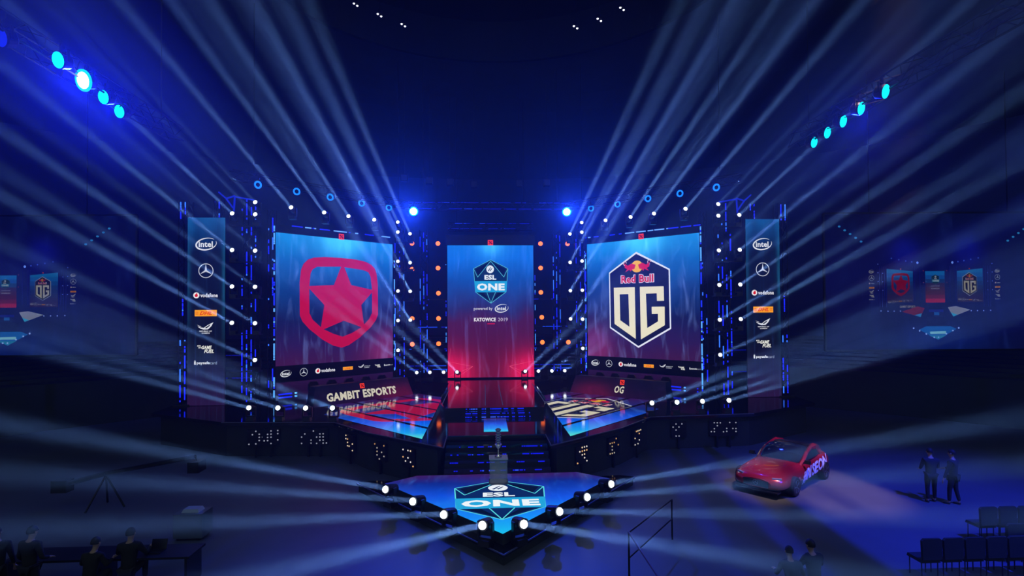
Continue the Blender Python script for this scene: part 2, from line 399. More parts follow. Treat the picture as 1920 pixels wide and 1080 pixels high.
# sloping lining between the wall and the ring over the stage, with radial panel seams in its mesh
rows = []
for k in range(9):
    f = k / 8; rows.append([circ(HC, 44, 19.5, a).lerp(circ((0, 25.6), 14.4, 25.7, a), f) + Vector((0, 0, (1.2 * sin(pi * f)))) for a in A])
mb = MB(); mb.grid(rows); mb.grid([[p + Vector((0, 0, .3)) for p in r] for r in rows]); struct('ceiling', mb, hall_m)
A2 = [2 * pi * i / 96 for i in range(97)]
mb = MB(); mb.grid([[circ((0, 25.6), 14.4, 25.5, a) for a in A2], [circ((0, 25.6), 14.4, 28.5, a) for a in A2], [circ((0, 25.6), 14.7, 28.5, a) for a in A2], [circ((0, 25.6), 14.7, 25.5, a) for a in A2], [circ((0, 25.6), 14.4, 25.5, a) for a in A2]])
struct('trim_1', mb, mat('ring_edge', (.03, .035, .05), .7))
mb = MB(); mb.lathe([(14.6, 28.5), (9, 30.5), (4, 31.3), (.3, 31.6)], 64, M=Matrix.Translation((0, 25.6, 0))); struct('ceiling_dome', mb, dome_m)
# dark stands round the floor
Rr = [(34.2, 0), (34.2, 2.6), (34.7, 2.6)]
for i in range(9): Rr += [(34.7 + i, 2.6 + i * .2), (35.7 + i, 2.6 + i * .2)]
Rr += [(43.9, 4.4)]
mb = MB(); mb.grid([[circ(HC, r, z, a) for a in A] for r, z in Rr]); struct('wall_stands', mb, stand_m)

# ---------------------------------------------------------------- stage
deck_m = mat('stage_gloss', (0.010, 0.011, 0.018), 0.07, 0, 0.2, 3, spec=0.7)
fascia_m = mat('stage_fascia', (0.035, 0.04, 0.033), 0.7)
edge_m = mat('stage_edge', (0.16, 0.15, 0.2), 0.4, 0.3)
D = [(1.95, 21.2), (1.95, 19.4), (5.25, 22.1), (7.2, 24.35), (12.3, 24.75), (16.9, 27.3), (17.3, 31.0), (13.6, 38.4)]
deck = D + [(-x, y) for x, y in D[::-1]]
deck_in = [(1.95, 21.4), (2.2, 19.8), (5.25, 22.4), (7.1, 24.65), (12.2, 25.05), (16.6, 27.6), (17.0, 31.0), (13.4, 38.2)]
deck_in = deck_in + [(-x, y) for x, y in deck_in[::-1]]
stage = thing('stage', 'black glossy two-level show stage with stairs down to the catwalk', 'stage', (0, 19.4, 0))
T0 = Matrix.Translation((0, -19.4, 0))
MB().prism(deck, 1.45, 1.6, M=T0).obj('deck', deck_m, stage)
MB().prism(deck_in, 0, 1.45, M=T0).obj('skirting_board', fascia_m, stage)
UP = [(2.35, 25.4), (4.4, 27.4), (3.2, 31.3), (5.6, 35), (6.5, 39.4)]
MB().prism([(2.35, 25.4), (2.75, 28), (2.75, 34.5), (6.5, 37.6), (6.5, 38.3), (-6.5, 38.3), (-6.5, 37.6), (-2.75, 34.5), (-2.75, 28), (-2.35, 25.4)], 1.6, 1.95, M=T0).obj('upper_deck', deck_m, stage)
def dashes(mb, a, b, w_, dens=.55, unit=.12, bright=.35, col=(30, 50, 255), col2=(70, 150, 255), k=1.0, off=Vector((0, 0, 0))):
    """LED strip: small blocks from a to b, some long, some single"""
    a = Vector(a); b = Vector(b); L = (b - a).length; d = (b - a) / L; x = 0
    while x < L:
        n = unit * random.choice((1, 1, 1, 2, 4, 7))
        if random.random() < dens:
            c = col2 if random.random() < bright else col
            e = min(x + n * .8, L); mb.tube(a + d * x + off, a + d * e + off, w_ / 2, 4, emit(c, k))
        x += n
rnd = random.Random(3)
for i in range(5):
    z = .6 + .2 * (i + 1); y1 = 21.2; y0 = 19.45 + .35 * i
    if i < 4:
        st = MB().box((0, (y0 + y1) / 2 - 19.4, z - .1), (3.9 - .02, y1 - y0, .2)).obj('step', deck_m, stage)
    st_y = y0 - 19.4 - .01 if i < 4 else 21.2 - 19.4 - .36
    random.seed(50 + i); q = MB()
    pat = [(-1.75, -1.4), (-1.1, -.9), (-.75, -.5), (-.42, -.2), (.2, .35), (.95, 1.75)] if i > 1 else [(-1.75, -1.45), (-1.0, -.9), (-.72, -.5), (-.4, -.1), (.1, .3), (.55, 1.0), (1.35, 1.75)]
    for p0, p1 in pat:
        if i < 4: dashes(q, (p0, st_y, z - .08), (p1, st_y, z - .08), .05, .85, .08, .12, (20, 30, 235), (50, 90, 255), .9)
    if i < 4: q.obj('led_strip', None, st)
for i in range(3):
    z = 1.6 + .117 * (i + 1); y0 = 24.62 + .27 * i
    q = MB().box((0, (y0 + 25.5) / 2 - 19.4, z - .058), (4.5, 25.5 - y0, .117)).obj('step', deck_m, stage) if i < 2 else None
    q2 = MB(); random.seed(80 + i)
    for p0, p1 in [(-1.35, -.8), (-.6, -.4), (-.2, .65), (.8, .95), (1.1, 1.4), (1.6, 1.65)]:
        dashes(q2, (p0, y0 - 19.41 + (0 if i < 2 else .23), z - .06), (p1, y0 - 19.41 + (0 if i < 2 else .23), z - .06), .06, .9, .08, .2, (25, 40, 240), (60, 100, 255), .9)
    q2.obj('led_strip', None, q or stage)
# thin edge trims of the decks
for s in (-1, 1):
    mb = MB(); P = [(1.95, 21.2), (1.95, 19.4), (5.25, 22.1), (7.2, 24.35), (12.3, 24.75)]
    for a, b in zip(P, P[1:]): mb.tube((s * a[0], a[1] - 19.4, 1.585), (s * b[0], b[1] - 19.4, 1.585), .025, 4)
    mb.obj('edge_trim', edge_m, stage)
mb = MB()
for s in (-1, 1):
    for a, b in (((.42, 26), (.42, 33.5)), ((2.5, 26.2), (2.6, 33.8))): mb.box((s * (a[0] + b[0]) / 2, (a[1] + b[1]) / 2 - 19.4, 1.953), (.04, b[1] - a[1], .006))
mb.obj('seam_light', emit((70, 70, 120), .5), stage)

# catwalk: low black apron with the LED platform on it
CT = [(0, 14.15), (3.9, 18.6), (2.9, 19.42), (-2.9, 19.42), (-3.9, 18.6)]
AP = [(0, 13.6), (5.1, 19.7), (4.6, 19.95), (2.3, 19.7), (-2.3, 19.7), (-4.6, 19.95), (-5.1, 19.7)]
ap = thing('catwalk_apron', 'low black pointed apron round the glowing floor screen, moving lights on it', 'platform', (0, 17, 0))
T1 = Matrix.Translation((0, -17, 0))
MB().prism(AP, .22, .3, M=T1).obj('deck', deck_m, ap)
MB().prism([(x * .985, 17 + (y - 17) * .985) for x, y in AP], 0, .22, M=T1).obj('skirting_board', fascia_m, ap)
for s in (-1, 1): MB().tube((0, 13.6 - 17, .29), (s * 5.1, 2.7, .29), .022, 4).obj('edge_trim', mat('apron_edge', (.16, .18, .4), .3, .4), ap)
cat_m = led_material('led_floor_picture', [(0, (20, 200, 235)), (.22, (10, 140, 245)), (.55, (12, 80, 220)), (.8, (14, 40, 140)), (1, (60, 25, 90))], (60, 160, 255), .95, .25, rough=.25, gloss=.3)
cw = thing('led_floor', 'arrowhead-shaped glowing blue floor screen with shield emblem at the catwalk tip', 'led floor', (0, 17, .3))
sh = MB().prism(CT, 0, .29, M=T1).obj('base', fascia_m, cw)
uv_quad('display_panel', [(x, y - 17, .30) for x, y in CT[:1] + CT[1:]], cat_m, cw, uvs=[((x + 4) / 8, (y - 14.1) / 5.4) for x, y in CT])
a = Art(); a.put(art_shield((90, 215, 225), (10, 40, 100)), lambda x, y: (x * 2.95 / .81, y * 3.5))
a.obj('emblem', plane_fn((0, 16.85 - 17, .302), (1, 0, 0), (0, 1, 0)), cw, 1.0, .002)
uv_quad('display_panel', [(-.5, 21.8 - 17, 1.305), (.5, 21.8 - 17, 1.305), (.5, 24.55 - 17, 1.305), (-.5, 24.55 - 17, 1.305)], cat_m, None).name = 'tmp'
o = bpy.data.objects['tmp']; o.name = 'floor_tile_screen'; o.location = (0, 17, .3); tag(o, 'small bright blue screen tile in the middle of the dark stage floor', 'led floor')

# booth floors: four LED strips each, laid at an angle; the same artwork as the screen above
def booth_floor(s):
    e = Vector((s * .70, .714, 0)).normalized()          # away from the stage centre, along the front edge
    wv = Vector((e.y, -e.x, 0)) if s > 0 else Vector((-e.y, e.x, 0)); wv = -wv   # from the front edge towards the rear
    if wv.y < 0: wv = -wv
    B = Vector((s * 2.87, 20.72, 1.6)); L = 12.0
    nm = 'glossy floor screen strips showing the lettered hexagon crest' if s > 0 else 'glossy floor screen strips showing the red star shield'
    root = thing('led_floor', nm + ' beside the stairs', 'led floor', B)
    pm = led_material('booth_picture_%s' % ('a' if s > 0 else 'b'), [(0, (90, 235, 220)), (.10, (25, 170, 250)), (.35, (12, 90, 235)), (.6, (14, 40, 120)), (1, (50, 16, 70))], (90, 160, 255), .85, .4, rough=.09, gloss=.8)
    top, inner = [], []
    pitch, gap = 1.47, .22
    # outline: front edge from B along e, wall line from (5.0,32.1) to (8.9,28.65)
    W0, W1 = Vector((s * 4.75, 32.2, 0)), Vector((s * 8.75, 28.65, 0))
    for k in range(5):
        t0, t1 = k * pitch, k * pitch + pitch - gap
        def inner_x(t):   # along e where the strip meets x = 2.87
            p = B + wv * t; return (s * 2.87 - p.x) / e.x
        def outer(t):
            p = B + wv * t; d = (W1 - W0); n = Vector((-d.y, d.x, 0)); return (W0 - p).dot(n) / e.dot(n)
        lim = [outer(t) for t in (t0, t1)]
        if k == 0: lim = [7.6, 8.3]
        quad = [B + wv * t0 + e * inner_x(t0), B + wv * t0 + e * lim[0], B + wv * t1 + e * lim[1], B + wv * t1 + e * inner_x(t1)]
        quad = [q - B + Vector((0, 0, .012)) for q in quad]
        if s < 0: quad = quad[::-1]
        uvs = [((q.x * s) / 8, (q.y) / 9) for q in quad]
        uv_quad('display_panel', quad, pm, root, .02, uvs=uvs)
    # artwork: reads with its top towards the wall
    uu = -wv if s > 0 else wv
    f = plane_fn(Vector((0, 0, .014)), uu, e)
    if f(0, 0, 1).z < 0: pass
    art = Art()
    if s > 0: art.put(art_og(), lambda x, y: (x * 4.35 - 3.55, y * 4.3 + 5.45))
    else: art.put(art_gambit(), lambda x, y: (x * 6.7 + 3.6, y * 6.15 + 5.2))
    # clip to the strips
    big = Art()
    for k in range(5):
        t0, t1 = k * pitch, k * pitch + pitch - gap
        if s > 0: lo, hi = -t1, -t0
        else: lo, hi = t0, t1
        big_items = []
        sub = MB()
        ix = f(0, 0, 0)
        for V, F, c, l in art.items:
            bm = bmesh.new(); q = [bm.verts.new((x, y, 0)) for x, y in V]
            for fa in F:
                try: bm.faces.new([q[i] for i in fa])
                except ValueError: pass
            # inner limit: x_world = 2.87
            nx = Vector((uu.x * s, e.x * s, 0))
            wn = (W1 - W0); wn = Vector((-wn.y, wn.x, 0)).normalized(); wn = wn if wn.y > 0 else -wn
            dW = (W0 - B).dot(wn)
            for co, no in (((lo, 0, 0), (-1, 0, 0)), ((hi, 0, 0), (1, 0, 0)), ((0, 0, 0), tuple(-nx)), (tuple(Vector((uu.dot(wn), e.dot(wn), 0)) * dW), tuple(Vector((uu.dot(wn), e.dot(wn), 0))))):
                bmesh.ops.bisect_plane(bm, geom=bm.verts[:] + bm.edges[:] + bm.faces[:], plane_co=co, plane_no=no, clear_outer=True)
            bm.verts.index_update(); V2 = [(v.co.x, v.co.y) for v in bm.verts]; F2 = [[v.index for v in fc.verts] for fc in bm.faces]; bm.free()
            if F2: big.raw(V2, F2, c, l)
    def up(x, y, h): 
        p = f(x, y, 0); return p + Vector((0, 0, abs(h)))
    mb = MB()
    for V, F, c, l in big.items: mb.add([up(x, y, l * .0015) for x, y in V], F, art_gloss(c))
    mb.obj('emblem', None, root)
def art_gloss(c):
    key = 'floor_print_%d_%d_%d' % tuple(int(v) for v in c[:3])
    if key in MATS: return MATS[key]
    m = mat(key, (.006, .006, .008), .09, spec=.9); b = m.node_tree.nodes['Principled BSDF']
    b.inputs['Emission Color'].default_value = (*lin(c[:3]), 1); b.inputs['Emission Strength'].default_value = .65
    m.cycles.emission_sampling = 'NONE'; return m
booth_floor(-1); booth_floor(1)

# ---------------------------------------------------------------- big screens
def icon(parent, fn, cx, cyy, sz):
    a = Art(); a.rect(cx, cyy, sz, sz, (255, 62, 22)); a.line((cx - sz*.3, cyy + sz*.3), (cx + sz*.34, cyy - sz*.3), sz*.26, (120, 8, 4), 2)
    a.ell(cx + sz*.22, cyy + sz*.2, sz*.12, sz*.12, (120, 8, 4), 2, 8); a.ell(cx - sz*.22, cyy - sz*.22, sz*.13, sz*.13, (120, 8, 4), 2, 8)
    a.obj('red_square_symbol', fn, parent, 1.0, .006)
side_m = {}
for s in (-1, 1):
    side_m[s] = led_material('side_picture_%s' % ('a' if s > 0 else 'b'), [(0, (62, 22, 72)), (.14, (44, 24, 84)), (.34, (18, 26, 84)), (.58, (12, 62, 140)), (.8, (12, 104, 196)), (1, (22, 148, 236))], (120, 150, 230), .9, .5, streak_rot=-s * .9 + .2,
        glow=[(.52, 1.0, .16, .14, (90, 220, 240), .6), ((.93 if s < 0 else .06), .08, .16, .16, (150, 40, 90), .5)])
bezel = mat('screen_surround', (.02, .018, .03), .35)
for s in (-1, 1):
    out, inn = Vector((s * 11.92, 30.0, 0)), Vector((s * 6.42, 35.2, 0))
    a, b = (out, inn) if s < 0 else (inn, out)
    U = (b - a).normalized(); W = (b - a).length; V = Vector((0, 0, 1)); N = U.cross(V)
    root = thing('led_screen', ('tall angled LED wall showing a red star inside a red shield' if s < 0 else 'tall angled LED wall showing a navy hexagon crest with cream letters'), 'screen', a)
    f = plane_fn((0, 0, 0), U, V)
    Z0, Z1, ZB, ZT = 3.58, 10.98, 2.66, 11.42
    def q(x0, x1, z0, z1, h=0): return [f(x0, z0, h), f(x1, z0, h), f(x1, z1, h), f(x0, z1, h)]
    uv_quad('display_panel', q(0, W, Z0, Z1), side_m[s], root, .12)
    uv_quad('sponsor_strip', q(0, W, ZB, Z0, .0), mat('strip_black', (.012, .012, .016), .3), root, .12)
    uv_quad('header', q(0, W, Z1, ZT, .0), bezel, root, .12)
    lower = led_material('lower_wall_%s' % s, [(0, (16, 12, 44)), (.5, (36, 14, 52)), (1, (46, 20, 64))], (90, 30, 90), .7, .3)  # wall panel, no screen: its purple light is put into the emission
    uv_quad('lower_panel', q(0, W, 1.6, ZB), lower, root, .12)
    # frame of LED dots
    mb = MB(); random.seed(11 + s)
    for x in (-.1, W + .1):
        far = (x < 0) == (s > 0)
        dashes(mb, f(x, 1.9 if not far else 2.75, .05), f(x, ZT - (.1 if not far else 1.0), .05), .085, .8, .12, .55, (30, 50, 255), (90, 170, 255), 1.1)
    dashes(mb, f(-.1, ZT, .05), f(W + .1, ZT, .05), .085, .7, .11, .6, (25, 40, 250), (110, 170, 255), 1.1)
    mb.obj('led_border', None, root)
    mb = MB(); random.seed(20)
    x0, x1 = ((.15, 1.9) if s < 0 else (W - 1.9, W - .15))
    for z in (2.02, 1.84):
        random.seed(20); dashes(mb, f(x0, z, .06), f(x1, z, .06), .10, .75, .13, .7, (25, 45, 255), (90, 170, 255), 1.1)
    mb.obj('led_strip', None, root)
    ar = Art(); H = Z1 - Z0
    if s < 0: ar.put(art_gambit(), lambda x, y: (W * .515 + x * 5.85, Z0 + H * .475 + y * 5.35))
    else: ar.put(art_og(), lambda x, y: (W * .49 + x * 4.12, Z0 + H * .49 + y * 3.80))
    ar.obj('crest' if s > 0 else 'emblem', f, root, .95, .006)
    xs = [.075, .21, .385, .575, .725, .85, .955]; ws = [.62, .46, 1.25, .66, .85, .46, .66]
    fns = [art_intel, art_star, art_vodafone, art_dhl, art_rog_wide, art_fuel, art_pay]
    for x, w_, g in zip(xs, ws, fns):
        al = Art(); al.put(g(), lambda px, py: (x * W + px * w_, (Z0 + ZB) / 2 + .02 + py * w_)); al.obj('sponsor_logo', f, root, .95, .006)
    icon(root, f, W * .52, Z1 + .14, .34)

# centre screen
cen_m = led_material('centre_picture', [(0, (70, 14, 44)), (.16, (66, 12, 48)), (.42, (66, 20, 70)), (.52, (34, 40, 104)), (.72, (10, 78, 170)), (.9, (10, 112, 225)), (1, (12, 118, 225))], (90, 120, 220), .95, .35,
    glow=[(.5, 1.02, .13, .09, (80, 210, 250), .5), (.04, .03, .24, .14, (255, 20, 80), .75), (.96, .03, .24, .14, (255, 20, 80), .75)])
root = thing('led_screen', 'upright centre LED wall, blue fading to crimson, with small shield emblem', 'screen', (0, 36.6, 0))
f = plane_fn((0, 0, 0), (1, 0, 0), (0, 0, 1)); CW, C0, C1 = 5.9, 2.05, 11.1
uv_quad('display_panel', [f(-CW/2, C0), f(CW/2, C0), f(CW/2, C1), f(-CW/2, C1)], cen_m, root, .15)
MB().box((0, .1, 11.45), (CW + .2, .35, .7)).obj('header', bezel, root)
P = lambda x, y: ((x - 349) / 622 * CW, C0 + (1012 - y) / 932 * (C1 - C0))
ar = Art(); cx, cyy = P(349, 337); k = 307 / 932 * (C1 - C0); ar.put(art_shield(), lambda x, y: (cx + x * k * .97, cyy + y * k)); ar.obj('emblem', f, root, .95, .006)
ar = Art(); px, py = P(294, 530); ar.text('powered by', px, py, 1.28, .26, (215, 215, 225), 1, .01)
px, py = P(427, 527); ar.put(art_intel(), lambda x, y: (px + x * .95, py + y * .95))
px2, py2 = P(306, 605); ar.text('KATOWICE', px2, py2, 1.5, .26, (232, 228, 235), 1, .045); px3, py3 = P(436, 605); ar.text('2019', px3, py3, .66, .24, (205, 195, 215), 1, .0)
px4, py4 = P(350, 635); ar.rect(px4, py4, .52, .05, (225, 20, 70), 1); ar.obj('caption', f, root, .95, .006)
ar = Art(); random.seed(5)
for s in (-1, 1):
    hub = (s * 1.25, C0 + .75)
    for e in ((s * 2.9, C0 + 1.1), (s * 2.9, C0 + .1), (s * 2.2, C0 + .1), (s * 2.75, C0 + 2.0)): ar.line(hub if e[1] < C0 + 1.5 else (s * 2.9, C0 + 1.0), e, .02, (255, 90, 130), 1, .01)
ar.obj('light_streaks', f, root, .8, .006)
icon(root, plane_fn((0, -.1, 0), (1, 0, 0), (0, 0, 1)), 0, 11.27, .36)
mb = MB(); random.seed(31)
for s in (-1, 1): dashes(mb, (s * 3.05, -.05, 2.3), (s * 3.05, -.05, 9.8), .07, .35, .12, .3)
mb.obj('led_border', None, root)

# side banners
ban_m = led_material('banner_picture', [(0, (44, 20, 66)), (.12, (30, 18, 60)), (.3, (9, 10, 34)), (.8, (8, 20, 62)), (.92, (10, 60, 120)), (1, (14, 90, 160))], (50, 110, 190), .75, .25,
    glow=[(.0, .75, .07, .3, (20, 90, 130), .5), (1, .7, .07, .3, (20, 100, 130), .5)])
for s in (-1, 1):
    root = thing('banner_screen', 'narrow upright LED banner with sponsor marks, beside the %s' % ('red star screen' if s < 0 else 'hexagon crest screen'), 'screen', (s * 15.28, 29.3, 0))
    f = plane_fn((0, 0, 0), (1, 0, 0), (0, 0, 1)); bw = 1.95; b0, b1 = 1.62, 11.65
    uv_quad('display_panel', [f(-bw/2, b0), f(bw/2, b0), f(bw/2, b1), f(-bw/2, b1)], ban_m, root, .12)
    for fr, g, ww in zip((.858, .716, .585, .490, .41, .30, .225), LOGOS, (1.12, .78, 1.3, 1.15, .95, .95, 1.2)):
        al = Art(); al.put(g(), lambda px, py: (-.02 + px * ww, b0 + fr * (b1 - b0) + py * ww)); al.obj('sponsor_logo', f, root, .95, .006)

# slanted name boards in front of the booths
for s in (-1, 1):
    o_, i_ = Vector((s * 9.3, 28.2, 1.6)), Vector((s * 4.72, 32.3, 1.6)); a, b = (o_, i_) if s < 0 else (i_, o_)
    U = (b - a).normalized(); n = U.cross(Vector((0, 0, 1))); V = (Vector((0, 0, 1.0)) - n * .33).normalized(); W = (b - a).length
    root = thing('name_board', ('slanted booth front with the long two-word team name' if s < 0 else 'slanted booth front with a two-letter team name') + ' and orange square', 'booth', a)
    f = plane_fn((0, 0, 0), U, V)
    bm_ = led_material('name_board_picture_%s' % s, [(0, (34, 16, 52)), (.5, (24, 18, 50)), (1, (14, 14, 40))], (60, 30, 80), .55, .4, glow=[((.85 if s < 0 else .25), .1, .2, .5, (120, 10, 40), .7)], rough=.15, gloss=.5)
    hh = 1.08
    uv_quad('display_panel', [f(0, 0), f(W, 0), f(W - .22, hh), f(.22, hh)], bm_, root, .08)
    bk = MB(); bk.add([f(0, 0, -.08), f(W, 0, -.08), f(W - .22, hh, -.08), f(.22, hh, -.08), f(.22, hh, -.08) - n * .55, f(W - .22, hh, -.08) - n * .55, Vector(f(W, 0)) - n * .95, Vector(f(0, 0)) - n * .95],
        [(0, 1, 2, 3), (3, 2, 5, 4), (4, 5, 6, 7), (0, 3, 4, 7), (1, 2, 5, 6), (0, 1, 6, 7)]); bk.obj('desk_body', black, root)
    ar = Art(); random.seed(2)
    if s < 0: ar.text('GAMBIT ESPORTS', W * .47, .42, 4.25, .46, (225, 218, 195), 1, .042, -.0)
    else: ar.text('OG', W * .53, .43, .60, .42, (232, 226, 200), 1, .03, .15)
    ar.obj('lettering', f, root, .8, .01)
    icon(root, f, W * .475 if s < 0 else W * .55, .86, .27)

# ---------------------------------------------------------------- projection screens high in the hall showing the same show
def pic_art():
    """the live picture, in 1920x1080 picture units, y up, origin at its centre"""
    T = lambda x, y: (x - 960, 540 - y); a = Art(); dim = lambda c: tuple(int(v * .62) for v in c[:3])
    def R(x0, y0, x1, y1, c, l=1): a.poly([T(x0, y1), T(x1, y1), T(x1, y0), T(x0, y0)], c, l)
    for k in range(8):
        y0 = 440 + k * 33; c = [(14, 96, 160), (12, 80, 150), (12, 62, 128), (14, 46, 104), (18, 34, 88), (24, 28, 76), (32, 24, 70), (36, 22, 66)][k]
        a.poly([T(520, y0 + 34), T(737, y0 + 34), T(737, max(y0, 460)), T(520, y0)], c, 1); a.poly([T(1104, y0 + 34), T(1318, y0 + 34), T(1318, y0), T(1104, max(y0, 460))], c, 1)
        c2 = [(14, 96, 170), (12, 72, 150), (16, 50, 110), (40, 26, 74), (52, 18, 58), (60, 14, 50), (90, 14, 52), (150, 16, 60)][k]
        R(840, 460 + k * 31, 1001, 460 + (k + 1) * 31, c2)
    a.put(art_gambit(), lambda x, y: (x * 172 + T(631, 565)[0], y * 180 + T(631, 565)[1]), 2, dim)
    a.put(art_og(), lambda x, y: (x * 120 + T(1205, 563)[0], y * 118 + T(1205, 563)[1]), 2, dim)
    a.put(art_shield(), lambda x, y: (x * 80 + T(920, 527)[0], y * 80 + T(920, 527)[1]), 2, dim)
    g = (140, 140, 150); a.text('KATOWICE 2019', *T(920, 597), 70, 10, g, 2, .02); a.text('powered by intel', *T(920, 577), 70, 10, g, 2, .02)
    for k, fn in enumerate(LOGOS):
        for bx in (391, 1437):
            y = (461, 511, 554, 588, 620, 653, 681)[k]; a.put(fn(), lambda x, y_: (x * 44 + T(bx, y)[0], y_ * 44 + T(bx, y)[1]), 2, dim)
        for x0, x1, y0_, y1_ in ((538, 718, 702, 687), (1122, 1298, 681, 692)):
            q = k / 6; a.put(fn(), lambda x, y_: (x * 26 + T(x0 + (x1 - x0) * q, 0)[0], y_ * 26 + T(0, y0_ + (y1_ - y0_) * q)[1]), 2, dim)
    a.text('GAMBIT ESPORTS', *T(687, 738), 128, 18, (130, 120, 120), 2, .03)
    a.poly([T(640, 778), T(794, 820), T(830, 750), T(770, 736)], (100, 14, 50), 1); a.poly([T(740, 806), T(794, 820), T(806, 790)], (30, 120, 170), 2)
    a.poly([T(1210, 765), T(1066, 818), T(1022, 745), T(1090, 736)], (120, 125, 150), 1); a.poly([T(1100, 805), T(1066, 818), T(1046, 785)], (40, 150, 190), 2)
    a.poly([T(840, 893), T(1040, 893), T(1090, 915), T(937, 998), T(780, 920)], (14, 90, 170), 1); a.poly([T(868, 935), T(1003, 932), T(1000, 952), T(872, 954)], (120, 185, 205), 2); a.poly([T(860, 965), T(1005, 965), T(937, 998)], (20, 120, 160), 2)
    R(907, 783, 950, 806, (14, 80, 150)); R(865, 762, 985, 782, (14, 24, 120)); R(845, 820, 1020, 885, (10, 14, 70))
    for s in (0, 1):
        for (x, y, r, c) in [(775, 393, 10, (110, 150, 255)), (728, 387, 6, (50, 80, 190)), (678, 379, 6, (50, 80, 190)), (621, 369, 6, (45, 70, 170)), (559, 358, 6, (45, 70, 170)), (465, 771, 5, (130, 150, 220)), (523, 773, 5, (130, 150, 220)), (574, 773, 5, (130, 150, 220)), (626, 773, 5, (130, 150, 220)),
                             (733, 908, 7, (150, 175, 235)), (782, 928, 7, (150, 175, 235)), (837, 953, 7, (150, 175, 235)), (902, 980, 7, (150, 175, 235)), (446, 403, 4, (80, 100, 190)), (446, 470, 4, (80, 100, 190)), (446, 540, 4, (80, 100, 190)), (446, 609, 4, (80, 100, 190)), (484, 475, 4, (80, 100, 190)), (484, 542, 4, (80, 100, 190)), (484, 609, 4, (80, 100, 190)), (635, 442, 6, (150, 40, 30)), (823, 457, 4, (110, 40, 60)), (823, 550, 4, (110, 40, 60))]:
            x = x if s == 0 else 1840 - x; a.ell(*T(x, y), r, r, c, 3, 8)
        for i in range(5):
            x, y = (130 - 20 * i * -1 + 25 * i, 104 + 30 * i); x = x if s == 0 else 1840 - x; a.ell(*T(x, y), 12, 8, (40, 130, 190), 3, 8)
        for x in (460, 480, 500, 516, 738, 752, 795):
            x = x if s == 0 else 1840 - x; a.line(T(x, 420), T(x, 740 if x in (460, 480, 516, 1380, 1360, 1324) else 690), 3, (10, 18, 110), 1)
    return a
pm = led_material('projected_picture', [(0, (8, 12, 60)), (.3, (10, 14, 78)), (.6, (9, 14, 82)), (1, (6, 12, 52))], (30, 50, 120), .55, .5, glow=[(.35, .72, .06, .10, (10, 16, 150), .6), (.62, .72, .06, .10, (10, 16, 150), .6), (.5, .06, .2, .10, (8, 40, 120), .5)], rough=.8, gloss=.1)
PA = pic_art()
fw = Vector((sin(YAW), cos(YAW), 0)); rt = Vector((cos(YAW), -sin(YAW), 0))
for s, cxx, cz, sx, sy in ((1, Vector((25.16, 28.7, 0)), 8.06, 13.0/1920, 7.73/1080), (-1, Vector((-27.0, 31.4, 0)), 8.15, 14.1/1920, 7.9/1080)):
    root = thing('projection_screen', 'huge dim blue projection screen replaying the show, beside the %s' % ('hexagon crest side of the stage' if s > 0 else 'red star side of the stage'), 'screen', cxx)
    f = plane_fn((0, 0, cz), rt, (0, 0, 1)); hw, hh = 960 * sx, 540 * sy
    uv_quad('display_panel', [f(-hw, -hh), f(hw, -hh), f(hw, hh), f(-hw, hh)], pm, root, .15)
    al = Art(); al.put(PA, lambda x, y: (x * sx, y * sy)); al.obj('projected_show', f, root, .62, .01, clips=[((-hw, 0), (-1, 0)), ((hw, 0), (1, 0))])
    mb = MB()
    for a, b in (((-hw, hh), (hw, hh)), ((hw, hh), (hw, -hh)), ((hw, -hh), (-hw, -hh)), ((-hw, -hh), (-hw, hh))): mb.tube(f(*a), f(*b), .07, 4)
    mb.obj('frame', black, root)
    for x in (-hw * .6, hw * .6): MB().tube(f(x, hh), f(x, hh) + Vector((0, 0, 8)), .03, 4).obj('suspension_cable', black, root)

# ---------------------------------------------------------------- trusses and lighting towers
def truss(mb, a, b, w_, step=.6, r=.03, up=Vector((0, 0, 1))):
    a, b = Vector(a), Vector(b); d = (b - a); L = d.length; d /= L
    if abs(d.z) > .9: u = Vector((1, 0, 0)); v = Vector((0, 1, 0))
    else: u = d.cross(up).normalized(); v = up
    C = [u * sx * w_/2 + v * sy * w_/2 for sx, sy in ((-1, -1), (1, -1), (1, 1), (-1, 1))]
    for c in C: mb.tube(a + c, b + c, r, 5, caps=False)
    n = max(1, int(round(L / step)))
    for i in range(n):
        p, q = a + d * (L * i / n), a + d * (L * (i + 1) / n)
        for k in range(4):
            c0, c1 = C[k], C[(k + 1) % 4]
            if i % 2: c0, c1 = c1, c0
            mb.tube(p + c0, q + c1, r * .55, 3, caps=False)
    return C
def tower(x, y, z0, z1, w_, strips, label, seed, name='lighting_tower', braces=()):
    root = thing(name, label, 'truss tower', (x, y, z0))
    mb = MB(); truss(mb, (0, 0, 0), (0, 0, z1 - z0), w_); mb.obj('truss_frame', dark_metal, root)
    MB().box((0, 0, .04), (w_ + .35, w_ + .35, .08)).obj('base_plate', black, root)
    for k, (dx, a, b, dens) in enumerate(strips):
        m2 = MB(); random.seed(seed * 10 + k); dashes(m2, (dx, -w_/2 - .06, a - z0), (dx, -w_/2 - .06, b - z0), .06, dens, .12, .22, (22, 36, 250), (50, 110, 255), 1.5); m2.obj('led_strip', None, root)
    return root
